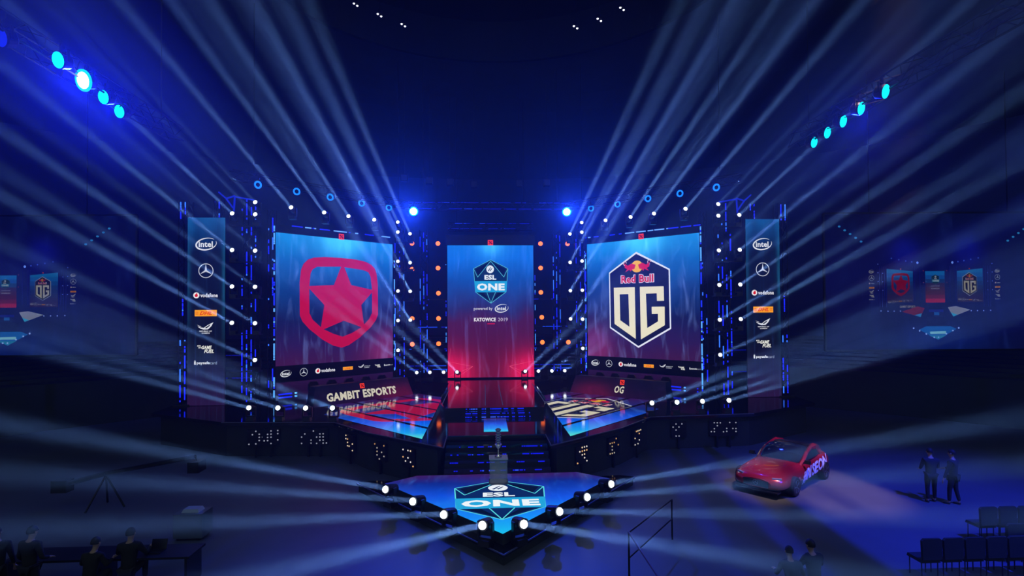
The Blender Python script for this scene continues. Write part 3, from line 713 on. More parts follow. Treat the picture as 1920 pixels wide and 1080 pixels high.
TW = [  # x, y, z0, z1, width, strips
    (16.55, 29.7, 1.6, 12.6, .5, [(-.12, 11.6, 12.5, .8), (.12, 11.6, 12.5, .8), (0, 6.4, 7.3, .8), (-.12, 1.8, 5.1, .6), (.12, 1.8, 5.1, .6)], 'slim truss tower on the outer edge of the %s banner'),
    (14.95, 30.0, 1.6, 12.8, .4, [(-.1, 11.75, 12.6, .6), (.12, 11.75, 12.6, .6)], 'slim truss tower hidden behind the %s banner'),
    (13.0, 29.5, 1.6, 12.6, .62, [(-.34, 1.8, 12.3, .55), (-.1, 1.8, 12.6, .6), (.14, 1.8, 12.6, .55), (.36, 4.2, 12.4, .45)], 'lamp-laden truss tower between the %s banner and screen'),
    (12.15, 30.1, 1.6, 12.2, .34, [(-.1, 2.2, 11.9, .4), (.12, 2.2, 11.9, .3)], 'slim truss tower touching the outer edge of the %s screen'),
    (6.0, 35.75, 1.6, 12.4, .55, [(-.3, 2.3, 11.9, .6), (0, 2.3, 12.0, .55), (.28, 2.3, 11.5, .45)], 'truss tower by the inner edge of the %s screen'),
    (4.6, 37.1, 1.95, 12.2, .5, [(-.22, 2.4, 11.8, .55), (.02, 2.4, 12.0, .5), (.24, 2.4, 11.8, .4)], 'truss tower midway between centre screen and %s screen'),
]
n = 0
for s in (-1, 1):
    side = 'red star' if s < 0 else 'crest'
    for x, y, z0, z1, w_, st, lb in TW:
        n += 1; tower(s * x, y, z0, z1, w_, [(dx * -s, a, b, d) for dx, a, b, d in st], lb % side, n)
# overhead trusses
def beam_truss(a, b, label, w_=.45, strips=(), seed=1):
    a, b = Vector(a), Vector(b); root = thing('overhead_truss', label, 'truss', a)
    mb = MB(); truss(mb, (0, 0, 0), b - a, w_); mb.obj('truss_frame', dark_metal if strips else mat('truss_shaded', (.012, .012, .014), .6), root)  # strip-less trusses: shade put into the colour against the near floods
    for k, (z, dens, wd) in enumerate(strips):
        m2 = MB(); random.seed(seed + k); dashes(m2, (0, -w_/2 - .06, z), (b - a) + Vector((0, -w_/2 - .06, z)), wd, dens, .12, .1, (16, 26, 190), (30, 60, 230), .8); m2.obj('led_strip', None, root)
    for t in (.1, .9): p = (b - a) * t; MB().tube(p + Vector((0, 0, w_/2)), p + Vector((0, 0, 9)), .02, 3).obj('suspension_cable', black, root)
beam_truss((-5.4, 34.3, 13.3), (5.4, 34.3, 13.3), 'long straight overhead truss joining the two brightest blue lamps', .45, ((.2, .93, .05), (-.2, .93, .05)), 3)
beam_truss((-2.9, 36.9, 12.4), (2.9, 36.9, 12.4), 'short overhead truss right above the centre screen', .5, ((.2, .6, .05), (-.15, .55, .05)), 7)
for s in (-1, 1):
    side = 'red star' if s < 0 else 'crest'
    beam_truss((s * 5.0, 34.4, 13.35), (s * 12.9, 26.9, 13.35), 'slanting overhead truss above the %s screen' % side)
    beam_truss((s * 11.75, 10.5, 13.3), (s * 12.1, 20.8, 13.3), 'overhead truss carrying big cyan lamps, running out over the %s side of the floor' % side, .5)
    # curved arm ends on the outer truss corner
    root = thing('truss_arm', 'short folded arm with painted-in blue glow on the outer %s corner tower' % side, 'truss', (s * 14.2, 29.4, 12.5))
    mb = MB(); random.seed(9)
    for a, b in (((-.5, 0, .55), (-.1, 0, .2)), ((-.1, 0, .2), (.35, 0, .35)), ((.35, 0, .35), (.3, 0, -.5)), ((-.1, 0, .2), (.25, 0, -.3)), ((.35, 0, .3), (1.5, 0, .1))):
        mb.tube(Vector((a[0] * -s, 0, a[2])), Vector((b[0] * -s, 0, b[2])), .05, 4)
    mb.obj('arm_frame', emit((20, 40, 220), .7), root)  # blue light on the arm is put into its own emission
# horizontal LED battens in the gaps beside the centre screen
for s in (-1, 1):
    side = 'red star' if s < 0 else 'crest'
    for k, (z, dens) in enumerate(((4.0, .8), (2.85, .9), (2.6, .8), (5.5, .4), (7.4, .25))):
        mb = MB(); random.seed(60 + k)
        root = thing('led_batten', 'horizontal blue LED batten between centre and %s screens, %s from below' % (side, ordn([2, 1, 0, 3, 4][k])), 'light strip', (s * 4.3, 36.9, z))
        MB().box((0, .08, 0), (2.6, .06, .08)).obj('rail', dark_metal, root)
        dashes(mb, (-1.3, .03, 0), (1.3, .03, 0), .07, dens, .2, .2, (16, 30, 210), (30, 80, 255), .8); mb.obj('led_strip', None, root)
    for k, z in enumerate((4.2, 2.95)):
        root = thing('led_batten', 'short blue LED batten next to the %s banner, %s one' % (side, ('upper', 'lower')[k]), 'light strip', (s * 14.0, 30.2, z))
        MB().box((0, .08, 0), (1.5, .06, .08)).obj('rail', dark_metal, root)
        mb = MB(); random.seed(70 + k); dashes(mb, (-.75, .03, 0), (.75, .03, 0), .05, .85, .2, .1, (14, 24, 180), (20, 50, 220), .7); mb.obj('led_strip', None, root)

# ---------------------------------------------------------------- moving-head beam lights
def beam_proto(side, tilt, out, big):
    """yoke light standing on its base, head turned towards the audience (-Y), up by tilt, outward by out"""
    t = thing('moving_head_light', 'proto', 'stage light'); t['group'] = 'white beam moving lights'
    d = Vector((side * sin(out), -cos(out), tan(tilt))).normalized()
    q = d.to_track_quat('Z', 'Y').to_matrix().to_4x4(); hub = Vector((0, 0, 0)); Mh = Matrix.Translation(hub) @ q
    k = 1.0
    MB().box((0, 0, -.46 * k), (.34 * k, .34 * k, .16 * k), taper=.9).obj('base', body_black, t)
    y = MB()
    for sx in (-1, 1): y.box((sx * .2 * k, 0, -.16 * k), (.05, .12, .46 * k))
    y.box((0, 0, -.36 * k), (.44 * k, .14, .05)); y.obj('yoke', body_black, t)
    MB().lathe([(.09, -.24), (.15, -.2), (.16, .1), (.155, .2), (.135, .2)], 14, M=Mh).obj('head', body_black, t)
    MB().lathe([(.105, .19), (.105, .215), (.06, .225)] if not big else [(.108, .18), (.106, .23), (.085, .27), (.04, .29)], 14, M=Mh).obj('lens', emit((225, 238, 255), 6.0 if big else 4.5), t)
    register(t)
    return t, d
PR = {}
for s in (-1, 1):
    for nm, tilt, out, big in (('up', 17.3, 3.5, False), ('low', 17.3, 8.2, False), ('cat', 11.0, 0.0, True)):
        PR[(s, nm)] = beam_proto(s, radians(tilt), radians(out), big)
LAMPS = []
def beam_light(s, nm, loc, label, power, size=2.3, col=(.17, .38, 1.0), group='white beam moving lights', aim=None):
    pr, d = PR[(s, nm)]; rz = 0
    if aim is not None:
        d = (Vector(aim) - Vector(loc)).normalized(); rz = atan2(d.x, -d.y)
    place(pr, loc, rz, label, group)
    p = Vector(loc) + d * (.26 if nm != 'cat' else .32)
    if power <= 0: return
    hazy_beam(p, d, (p.y - 5.0) / -d.y if nm != 'cat' else 16, tan(radians(size / 2)), label.replace('white beam light', 'hazy beam of light'))
    lamp('beam', 'AREA', p, power, col, direction=d, size=size, radius=.08)
def hazy_beam(p, d, L, tn, label):  # cone of added haze, shaped to follow the lamp's beam
    k = 14; q = d.to_track_quat('Z', 'Y').to_matrix(); V = []; n_ = 20
    rings = [.05, L * .33, L * .66, L]
    for r in rings:
        rr = .085 + r * tn * 1.05
        for i in range(n_): a = 2 * pi * i / n_; V.append(q @ Vector((cos(a) * rr, sin(a) * rr, r)))
    mb = MB(); F = [(j * n_ + i, j * n_ + (i + 1) % n_, (j + 1) * n_ + (i + 1) % n_, (j + 1) * n_ + i) for j in range(3) for i in range(n_)] + [tuple(range(n_))[::-1], tuple(range(3 * n_, 4 * n_))]
    mb.add(V, F); o = mb.obj('light_beam', beam_m()); o.location = p; o['kind'] = 'stuff'; tag(o, label, 'light beam', 'hazy light beams')
    return o
def volume_mat(name, dens, an):
    hm = bpy.data.materials.new(name); hm.use_nodes = True; t = hm.node_tree; t.nodes.clear()
    ou = t.nodes.new('ShaderNodeOutputMaterial'); vv = t.nodes.new('ShaderNodeVolumeScatter')
    vv.inputs['Color'].default_value = (1, 1, 1, 1); vv.inputs['Density'].default_value = dens; vv.inputs['Anisotropy'].default_value = an
    t.links.new(vv.outputs[0], ou.inputs['Volume']); return hm
def beam_m():
    if 'beam_cone_haze' not in MATS: MATS['beam_cone_haze'] = volume_mat('beam_cone_haze', BEAM_HAZE, .15)
    return MATS['beam_cone_haze']
PB = 7.0
for s in (-1, 1):
    side = 'red star' if s < 0 else 'crest'
    for k, z in enumerate((11.75, 9.8, 7.87, 5.95)):
        beam_light(s, 'up', (s * 13.75, 29.1, z), 'white beam light, outer column by the %s banner, %s from top' % (side, ordn(k)), PB * 1.25)
    for k, z in enumerate((12.35, 11.7, 9.77, 7.85, 5.92, 3.98)):
        beam_light(s, 'up', (s * 12.56, 29.1, z), 'white beam light, inner column by the %s banner, %s from top' % (side, ordn(k)), PB * (.35 if k < 4 else .8))
    for k, z in enumerate((12.37, 11.72, 9.8, 7.86, 5.94, 4.0)):
        beam_light(s, 'up', (s * 6.05, 35.3, z), 'white beam light on tower touching the %s screen, %s from top' % (side, ordn(k)), PB * (.9, .6, .35, 0, 0, 0)[k])
    for k, z in enumerate((11.65, 9.74, 7.85, 5.96)):
        beam_light(s, 'up', (s * 5.3, 35.6, z), 'white beam light hung between centre and %s screens, %s from top' % (side, ordn(k)), PB * 1.3)
    for k, (x, y) in enumerate(((10.55, 28.7), (9.25, 30.1), (8.2, 31.2), (6.97, 32.35))):
        beam_light(s, 'up', (s * x, y, 12.0), 'white beam light above the %s screen, %s from its outer corner' % (side, ordn(k)), PB * 1.35)
    for k, x in enumerate((2.28, 3.18, 4.1, 4.98)):
        beam_light(s, 'low', (s * x, 37.6 - 1.2, 2.42), 'low white beam light at stage rear towards %s screen, %s from centre screen' % (side, ordn(k)), PB * .55)
    for k, (x, y) in enumerate(((7.3, 24.7), (8.52, 24.8), (9.8, 24.95), (11.15, 25.1))):
        beam_light(s, 'up', (s * x, y, 2.14), 'white beam light on stage edge below %s screen, %s from stage centre' % (side, ordn(k)), PB * .7)
    for k, (x, y) in enumerate(((.45, 13.95 + .35), (1.47, 15.1), (2.46, 16.2), (3.46, 17.35))):
        beam_light(s, 'cat', (s * x, y - .08, .84), 'white beam light on catwalk edge, %s side, %s from pointed tip' % (side, ordn(k)), PB * (1.3, 1.2, 1.2, 1.7)[k], 3.2, aim=((4.7, 6.2, 3.1), (8.3, 7.2, 3.4), (9.2, 8.3, 3.9), (10.5, 9.8, 4.4))[k] if s > 0 else ((-4.0, 6.6, 3.1), (-7.3, 7.9, 3.4), (-8.2, 9.0, 3.9), (-9.5, 10.5, 4.4))[k])
# clamps holding the tower lights
for s in (-1, 1):
    side = 'red star' if s < 0 else 'crest'
    for nm, x, y, xs_, zs in (('the outer tower', 13.15, 29.2, 1.25, (11.75, 9.8, 7.87, 5.95, 3.98)), ('the inner tower', 5.7, 35.6, .8, (11.72, 9.8, 7.86, 5.94, 4.0))):
        for k, z in enumerate(zs):
            o = MB().box((0, 0, 0), (xs_ + .3, .5, .06)).obj('light_shelf', dark_metal); o.location = (s * x, y, z - .57)
            tag(o, 'small dark lamp shelf on %s by %s screen, %s from top' % (nm, side, ordn(k)), 'bracket')

# orange blinders
t0 = thing('blinder_light', 'proto', 'stage light')
RX = Matrix.Rotation(pi/2, 4, 'X')
MB().lathe([(.07, -.2), (.18, -.12), (.2, .0), (.165, .0)], 14, M=RX).obj('housing', body_black, t0)
MB().lathe([(.16, -.01), (.15, .03), (.06, .06)], 14, M=RX).obj('lens', emit((255, 105, 40), 2.6), t0)
MB().box((0, .1, .26), (.06, .06, .2)).obj('clamp', dark_metal, t0)
register(t0)
OR = [(-5.4, 37.0, 11.29), (-3.62, 37.0, 11.28), (-5.4, 37.0, 9.5), (-3.62, 37.0, 9.58), (-3.6, 37.0, 7.84), (-5.4, 37.0, 6.1), (-3.6, 37.0, 6.1), (-5.4, 37.0, 4.34), (-3.6, 37.0, 4.36),
      (5.4, 37.0, 11.26), (3.5, 37.0, 11.27), (3.5, 37.0, 9.57), (3.5, 37.0, 7.87), (3.55, 37.0, 6.13), (3.58, 37.0, 4.39), (5.4, 37.0, 4.38)]
cnt = {}
for p in OR:
    key = (p[0] > 0, abs(p[0]) > 4.5); k = cnt.get(key, 0); cnt[key] = k + 1
    place(t0, p, 0, 'glowing orange blinder %s, %s from top, %s side' % ('out by the truss tower' if key[1] else 'next to the centre screen', ordn(k), 'crest' if key[0] else 'red star'), 'orange blinders beside the centre screen')

# ring wash lamps
def ring_proto(bright, r=.19, rim=False):
    t = thing('wash_light', 'proto', 'stage light')
    q = Vector((0, -1, -.28)).to_track_quat('Z', 'Y').to_matrix().to_4x4()
    MB().lathe([(r * .5, -.28), (r * .95, -.2), (r * 1.08, 0), (r * 1.02, .04)], 16, M=q).obj('housing', body_black, t)
    if bright:
        MB().lathe([(r, .03), (r, .05), (r * .4, .065)], 18, M=q).obj('lens', emit(bright[0], bright[1]), t)
        if rim: MB().lathe([(r * 1.35, .02), (r * 1.35, .05), (r * 1.0, .05), (r * 1.0, .02)], 20, M=q, closed=True).obj('light_ring', emit((10, 190, 255), 1.6), t)
    else:
        MB().lathe([(r * 1.02, .03), (r * 1.02, .06), (r * .6, .06), (r * .6, .03)], 18, M=q, closed=True).obj('light_ring', emit((20, 110, 255), 2.0), t)
        MB().lathe([(r * .58, .02), (r * .3, .03)], 12, M=q).obj('lens', mat('lens_dark', (.01, .02, .08), .1), t)
    y = MB(); y.box((0, .05, .34), (.08, .08, .2)); y.box((0, .04, .25), (r * 2.5, .05, .04))
    for sx in (-1, 1): y.box((sx * r * 1.22, .04, .1), (.04, .05, .32))
    y.obj('yoke', body_black, t); register(t); return t
rg = ring_proto(None); bs = ring_proto(((200, 245, 255), 7.0), .22, True); cyn = ring_proto(((10, 235, 255), 1.6), .2); wht = ring_proto(((225, 245, 255), 8.0), .22, True); dmb = ring_proto(((20, 40, 235), .8), .21)
for s in (-1, 1):
    side = 'red star' if s < 0 else 'crest'
    for k, (x, y) in enumerate(((11.78, 27.4), (10.37, 28.85), (9.0, 30.2), (7.63, 31.8), (6.27, 33.1))):
        place(rg, (s * x, y, 12.98), s * .1, 'ring-shaped blue wash lamp above the %s screen, %s from outer end' % (side, ordn(k)), 'ring wash lamps')
    place(bs, (s * 4.9, 34.1, 12.95), 0, 'dazzling blue-white wash lamp at the %s end of the long overhead truss' % side, 'brightest wash lamps')
for k, ((x, y), pr) in enumerate(zip(((-11.7, 13.0), (-11.25, 14.1), (-11.5, 15.3), (-11.75, 16.45), (-12.05, 17.6)), (dmb, cyn, wht, cyn, cyn))):
    place(pr, (x, y, 12.95), -.35, ('%s wash lamp over the floor, red star side, %s in its row' % (('dim blue', 'cyan', 'dazzling white', 'cyan', 'cyan')[k], ordn(k))), 'big wash lamps over the floor')
for k, (x, y) in enumerate(((11.5, 15.2), (11.7, 16.5), (11.9, 17.65), (12.1, 18.8), (12.3, 19.9))):
    place(cyn, (x, y, 12.95), .5, 'cyan wash lamp over the floor, crest side, %s in its row' % ordn(k), 'big wash lamps over the floor')

# strobe panels in the dark stage front
CH_P = [(-10.75, 24.70, 15), (-10.09, 24.72, 15), (-8.42, 24.62, 0), (-7.88, 24.58, 5), (-6.27, 23.35, -48), (-4.68, 21.75, -40), (-3.4, 20.75, -40), (3.31, 20.68, 40), (4.88, 21.95, 40), (6.29, 23.38, 48), (8.62, 24.66, 0), (10.51, 24.78, -8), (11.12, 24.8, -8)]
for k, (x, y, rz) in enumerate(CH_P):
    s = 'red star' if x < 0 else 'crest'
    order = k if x < 0 else 12 - k
    lb = 'square dot-matrix light in dark stage front, %s side, %s from outer end' % (s, ordn(order))
    root = thing('matrix_light', lb, 'stage light', (x, y - .03, .9), radians(-rz if x > 0 else -rz) * (1 if x > 0 else 1) * (-1), 'matrix lights in the stage front')
    MB().box((0, .06, 0), (.72, .12, .72)).obj('housing', body_black, root)
    random.seed(100 + k); mb = MB(); warm = k in (4, 6, 7, 9)
    for i in range(5):
        for j in range(5):
            on = random.random() < .32
            if on: mb.lathe([(.034, 0), (.022, .02)], 8, emit(random.choice(((255, 225, 180), (235, 225, 215), (255, 190, 120))) if (warm or k in (5, 8)) else (200, 205, 225), .9 if warm else .45), Matrix.Translation((-.28 + .14 * i, -.005, -.28 + .14 * j)) @ Matrix.Rotation(pi/2, 4, 'X'))
    mb.obj('led_dots', None, root)
    MB().box((0, .05, -.63), (.08, .08, .54)).obj('stand_pole', body_black, root)

# white pairs of work lamps up inside the roof ring
def atD(px, py, Dd):
    y = py + (px - 960) * .0067; X = (px - 960) / 1000 * Dd
    return Vector((CAM_X + X * cos(YAW) + Dd * sin(YAW), Dd * cos(YAW) - X * sin(YAW), CAM_H - (y - HOR) / 1000 * Dd))
t2 = thing('roof_lamp', 'proto', 'ceiling lamp')
MB().lathe([(.05, .35), (.16, .3), (.17, .05), (.1, .05)], 12).obj('housing', body_black, t2)
MB().tube((0, 0, .3), (0, 0, 4.2), .025, 5).obj('drop_rod', dark_metal, t2)
q = MB()
for dx, dz in ((-.1, .03), (.12, -.12)): q.lathe([(.075, 0), (.055, -.05)], 10, None, Matrix.Translation((dx, -.1, dz)))
q.obj('lens', emit((235, 238, 255), 2.2), t2); register(t2)
for k, (px, py) in enumerate(((668, 3), (713, 23), (758, 42), (1083, 46), (1128, 32), (1171, 11))):
    p = atD(px, py, 35); place(t2, p, 0, 'white twin roof lamp in the dark roof ring, %s' % (('outermost on the red star side', 'second on the red star side', 'innermost on the red star side', 'innermost on the crest side', 'second on the crest side', 'outermost on the crest side')[k]), 'roof ring lamps')
# small dark speaker boxes hung behind the stage
sp = thing('hung_speaker', 'proto', 'speaker'); MB().box((0, 0, 0), (.5, .4, .5)).obj('cabinet', mat('cabinet_grey', (.03, .03, .04), .6), sp)
MB().box((0, -.21, 0), (.42, .02, .42)).obj('grille', mat('grille_grey', (.10, .10, .13), .5, .3), sp); MB().tube((0, 0, .25), (0, 0, 7.5), .015, 4).obj('suspension_cable', black, sp); register(sp)
for k, px in enumerate((759, 806, 845, 890, 975, 1027)):
    p = atD(px, (333, 338, 341, 345, 344, 342)[k], 40); place(sp, p, 0, 'small dark speaker hung behind the overhead truss, %s from red star side' % ordn(k), 'hung speakers')

# ---------------------------------------------------------------- trophy on its clear pedestal at the foot of the stairs
glass = mat('clear_acrylic', (.22, .27, .32), .15); gb = glass.node_tree.nodes['Principled BSDF']; gb.inputs['Alpha'].default_value = .5
silver = mat('trophy_silver', (.75, .75, .72), .22, 1.0)
ped = thing('pedestal', 'clear boxy pedestal on the catwalk, carrying the trophy', 'pedestal', (0.0, 18.45, .602))
MB().box((0, 0, .42), (.60, .50, .84)).obj('clear_box', glass, ped)
MB().box((0, 0, .855), (.64, .54, .03)).obj('top_plate', mat('acrylic_edge', (.3, .34, .4), .2), ped)
MB().box((0, 0, .02), (.66, .56, .035)).obj('base_plate', mat('pedestal_grey', (.16, .17, .2), .4), ped)
tr = thing('trophy', 'slim silver trophy with tall ribbed column on the clear pedestal', 'trophy', (0.0, 18.45, 1.475))
MB().lathe([(.12, 0), (.12, .03), (.05, .06), (.025, .12), (.022, .28)], 16).obj('stem', silver, tr, smooth=True)
MB().lathe([(.02, .28), (.06, .31), (.11, .40), (.12, .44), (.10, .44), (.03, .33)], 18).obj('cup', mat('trophy_bright', (.9, .88, .78), .25, .6), tr, smooth=True)
mb = MB()
for i in range(6): mb.lathe([(.085, .47 + i * .085), (.105, .50 + i * .085), (.085, .53 + i * .085)], 12)
mb.lathe([(.05, .44), (.05, .98)], 10); mb.obj('ribbed_column', mat('trophy_column', (.25, .33, .5), .2, .7), tr)
lamp('trophy_spot', 'SPOT', (0, 12.5, 14), 900, (1, .95, .85), target=(0, 18.45, 1.6), size=5, blend=.6, radius=.1)

# ---------------------------------------------------------------- player chairs behind the name boards
def chair_proto():
    t = thing('gaming_chair', 'proto', 'chair'); m = mat('chair_leather', (.03, .012, .02), .45)
    q = MB(); prof = [(-.24, .45), (-.29, .75), (-.27, 1.0), (-.16, 1.14), (.16, 1.14), (.27, 1.0), (.29, .75), (.24, .45)]
    M_ = Matrix.Rotation(radians(90), 4, 'X'); q.prism(prof, -.06, .06, M=Matrix.Translation((0, .26, 0)) @ M_); q.obj('backrest', m, t)
    MB().box((0, 0, .44), (.5, .5, .1), taper=.92).obj('seat', m, t)
    MB().tube((0, 0, .1), (0, 0, .4), .03, 8).obj('gas_lift', dark_metal, t)
    for sx in (-1, 1):
        MB().box((sx * .3, 0, .66), (.08, .3, .04)).tube((sx * .29, .0, .44), (sx * .3, 0, .65), .02, 5).obj('armrest', body_black, t)
    q = MB()
    for k in range(5): a = 2 * pi * k / 5; q.tube((0, 0, .1), (.28 * cos(a), .28 * sin(a), .04), .025, 5)
    q.obj('base', body_black, t); register(t); return t
gc = chair_proto()
for s in (-1, 1):
    o_, i_ = Vector((s * 10.2, 29.3, 1.6)), Vector((s * 6.0, 33.0, 1.6)); d = (i_ - o_)
    for k in range(5):
        p = o_ + d * (.12 + .19 * k)
        place(gc, p, s * radians(-41) * 1.0, 'dark gaming chair behind the %s name board, %s from its outer end' % ('red star team' if s < 0 else 'two-letter', ordn(k)), 'player chairs in the booths')

# ---------------------------------------------------------------- the red car
def build_car(loc, heading):
    red = mat('car_red', (.42, .012, .03), .25, .25, 0, coat=.6); bkg = mat('car_glass', (.012, .018, .028), .06, 0, spec=.8); tr_ = mat('car_black', (.01, .01, .012), .35)
    root = thing('car', 'red low coupe with long bonnet and white hashtag lettering along its side', 'car', loc, heading)
    # x = forward (front at +), y = left, z = up.  half sections: list of (x, [ (y,z) ... from sill to bonnet centre ])
    S = [(2.30, [(.0, .30), (.45, .30), (.52, .42), (.50, .52), (.3, .58), (0, .60)]),
         (2.18, [(.0, .20), (.78, .24), (.84, .42), (.74, .60), (.4, .68), (0, .70)]),
         (1.90, [(.0, .17), (.90, .22), (.96, .45), (.88, .68), (.5, .76), (0, .76)]),
         (1.40, [(.0, .15), (.93, .20), (.985, .48), (.93, .76), (.6, .83), (0, .83)]),
         (0.90, [(.0, .15), (.93, .20), (.97, .50), (.91, .80), (.6, .88), (0, .88)]),
         (0.40, [(.0, .15), (.92, .20), (.94, .52), (.90, .84), (.62, .91), (0, .92)]),
         (-.30, [(.0, .15), (.93, .20), (.95, .52), (.91, .86), (.66, .91), (0, .93)]),
         (-1.0, [(.0, .15), (.95, .20), (.99, .54), (.94, .88), (.68, .94), (0, .95)]),
         (-1.5, [(.0, .16), (.96, .22), (1.01, .56), (.95, .90), (.66, .96), (0, .98)]),
         (-1.95, [(.0, .20), (.92, .28), (.97, .58), (.90, .88), (.6, .96), (0, .98)]),
         (-2.25, [(.0, .28), (.78, .34), (.84, .60), (.74, .84), (.5, .92), (0, .93)]),
         (-2.36, [(.0, .40), (.6, .42), (.66, .60), (.58, .76), (.4, .80), (0, .82)])]
    rows = []
    for x, h in S:
        r = [Vector((x, -y, z)) for y, z in h[1:]][::-1]; r = [Vector((x, 0, h[-1][1]))] + [v for v in r if v.y < 0] 
        lft = [Vector((x, y, z)) for y, z in h[1:] if y > 0]
        rows.append([Vector((x, 0, h[-1][1]))] + [Vector((x, -y, z)) for y, z in h[1:-1]][::-1] + [Vector((x, 0, h[0][1]))] + lft)
    mb = MB(); mb.grid(rows, close=True); n = len(rows[0]); mb.add(rows[0], [tuple(range(n))]); mb.add(rows[-1], [tuple(range(n))])
    body = mb.obj('body', red, root, smooth=True); sm = body.modifiers.new('round', 'SUBSURF'); sm.levels = 2; sm.render_levels = 2
    # cabin: red side rails + glass
    C = [(.45, .72, .90, .90), (.10, .74, 1.10, .92), (-.25, .71, 1.28, .92), (-.65, .68, 1.38, .92), (-1.05, .65, 1.38, .93), (-1.5, .58, 1.27, .95), (-1.95, .48, 1.08, .95), (-2.1, .42, .98, .95)]
    base = [.62, .80, .84, .85, .83, .78, .66, .55]
    ro = []
    for (x, hw, zt, zb), bw in zip(C, base): ro.append((x, hw, zt, zb, bw))
    def strip(name, m, f, smooth=True, sub=True):
        q = MB(); q.grid(f); o = q.obj(name, m, root, smooth=smooth)
        so = o.modifiers.new('thick', 'SOLIDIFY'); so.thickness = .02
        if sub: g = o.modifiers.new('round', 'SUBSURF'); g.levels = 2; g.render_levels = 2
        return o
    roofrow = [[Vector((x, y * hw, zt - .03 * abs(y) ** 2 * 1.5)) for y in (-1, -.5, 0, .5, 1)] for x, hw, zt, zb, bw in ro]
    strip('windshield', bkg, roofrow[:4]); strip('roof', tr_, roofrow[3:6]); strip('rear_window', bkg, roofrow[5:])
    for s in (-1, 1):
        strip('side_window', bkg, [[Vector((x, s * bw, zb)), Vector((x, s * (bw * .45 + hw * .55), zb + (zt - zb) * .55)), Vector((x, s * (hw + .01), zt - .05))] for x, hw, zt, zb, bw in ro[1:-1]])
        q = MB()
        for a, b in zip(ro, ro[1:]): q.tube((a[0], s * (a[1] + .03), a[2] - .12), (b[0], s * (b[1] + .03), b[2] - .12), .07 if a[0] > -1 else .12, 6, r2=.07 if b[0] > -1 else .13)
        q.obj('roof_rail', red, root)
        q = MB(); q.add([(-1.45, s * .80, .93), (-2.15, s * .56, .93), (-2.05, s * .40, 1.02), (-1.5, s * .52, 1.2), (-1.3, s * .62, 1.18)], [(0, 1, 2, 3, 4)])
        o = q.obj('rear_pillar', red, root); o.modifiers.new('thick', 'SOLIDIFY').thickness = .04
        MB().box((2.03, s * .60, .62), (.2, .30, .10), M=Matrix.Rotation(s * .5, 4, 'Z')).obj('headlight', mat('headlight', (.5, .55, .6), .1, .4), root)
        MB().box((2.10, s * .66, .60), (.06, .14, .02), M=Matrix.Rotation(s * .5, 4, 'Z')).obj('running_light', emit((225, 230, 255), 1.0), root)
        MB().box((2.12, s * .62, .32), (.14, .26, .12), M=Matrix.Rotation(s * .45, 4, 'Z')).obj('air_intake', tr_, root)
        MB().box((.36, s * 1.0, .98), (.14, .2, .12), taper=.8).tube((.36, s * .86, .92), (.36, s * .95, .96), .025, 5).obj('wing_mirror', tr_, root)
        for x in (1.42, -1.42):
            Mw = Matrix.Translation((x, s * .90, .335)) @ Matrix.Rotation(-s * pi / 2, 4, 'X')
            wh = MB().lathe([(.20, -.13), (.31, -.13), (.335, -.09), (.335, .09), (.31, .13), (.22, .13)], 28, M=Mw).obj('wheel', mat('tyre', (.012, .012, .013), .7), root)
            q = MB(); q.lathe([(.215, .10), (.235, .125), (.215, .135), (.2, .11)], 24, M=Mw, closed=True); q.lathe([(.05, .08), (.05, .13)], 10, M=Mw)
            for k in range(5):
                a = 2 * pi * k / 5; q.tube(Mw @ Vector((.04 * cos(a), .04 * sin(a), .11)), Mw @ Vector((.215 * cos(a), .215 * sin(a), .12)), .028, 4)
            q.obj('rim', mat('rim_metal', (.25, .26, .28), .3, .9), wh)
    gr = MB().box((2.27, 0, .44), (.10, .86, .22)).obj('grille', tr_, root)
    q = MB(); q.lathe([(.09, 0), (.09, .02), (.075, .02), (.075, 0)], 20, M=Matrix.Translation((2.32, 0, .47)) @ Matrix.Rotation(pi/2, 4, 'Y'), closed=True)
    for k in range(3): a = pi/2 + k * 2 * pi / 3; q.tube((2.335, 0, .47), (2.335, .082 * cos(a), .47 + .082 * sin(a)), .012, 4)
    q.obj('badge', silver, gr)
    MB().box((2.2, 0, .21), (.3, 1.5, .05)).obj('front_splitter', tr_, root)
    # lettering on the left flank, follows the flank surface
    a = Art(); a.text('#RISEON', 0, 0, 2.45, .44, (235, 225, 240), 1, .04, .25)
    def on_side(x, y, h=0):
        X = -.12 - x if 0 else .0 - x; z = .56 + y + .05 * (-X) * .6
        return Vector((X, 1.0 + (.012 if abs(z - .55) < .2 else -.02), z))
    whm = mat('vinyl_white', (.8, .78, .85), .5); q = MB()
    for V, F, c, l in a.items:
        def pt(x, y):
            X = -.42 - x; z = .60 + y + .10 * x
            w_ = .972 + .035 * min(1, abs(X) / 1.4); zz = (z - .54) / .36
            return (X, w_ - .075 * zz * zz + .012, z)
        q.add([pt(x, y) for x, y in V], F)
    q.obj('side_lettering', whm, root, fix=False)
    return root
# rear wheel (12.6,20.1) -> front wheel (10.2,18.2): heading from rear to front
build_car(Vector((10.8, 19.72, .0)), atan2(18.05 - 19.95, 10.2 - 12.6))

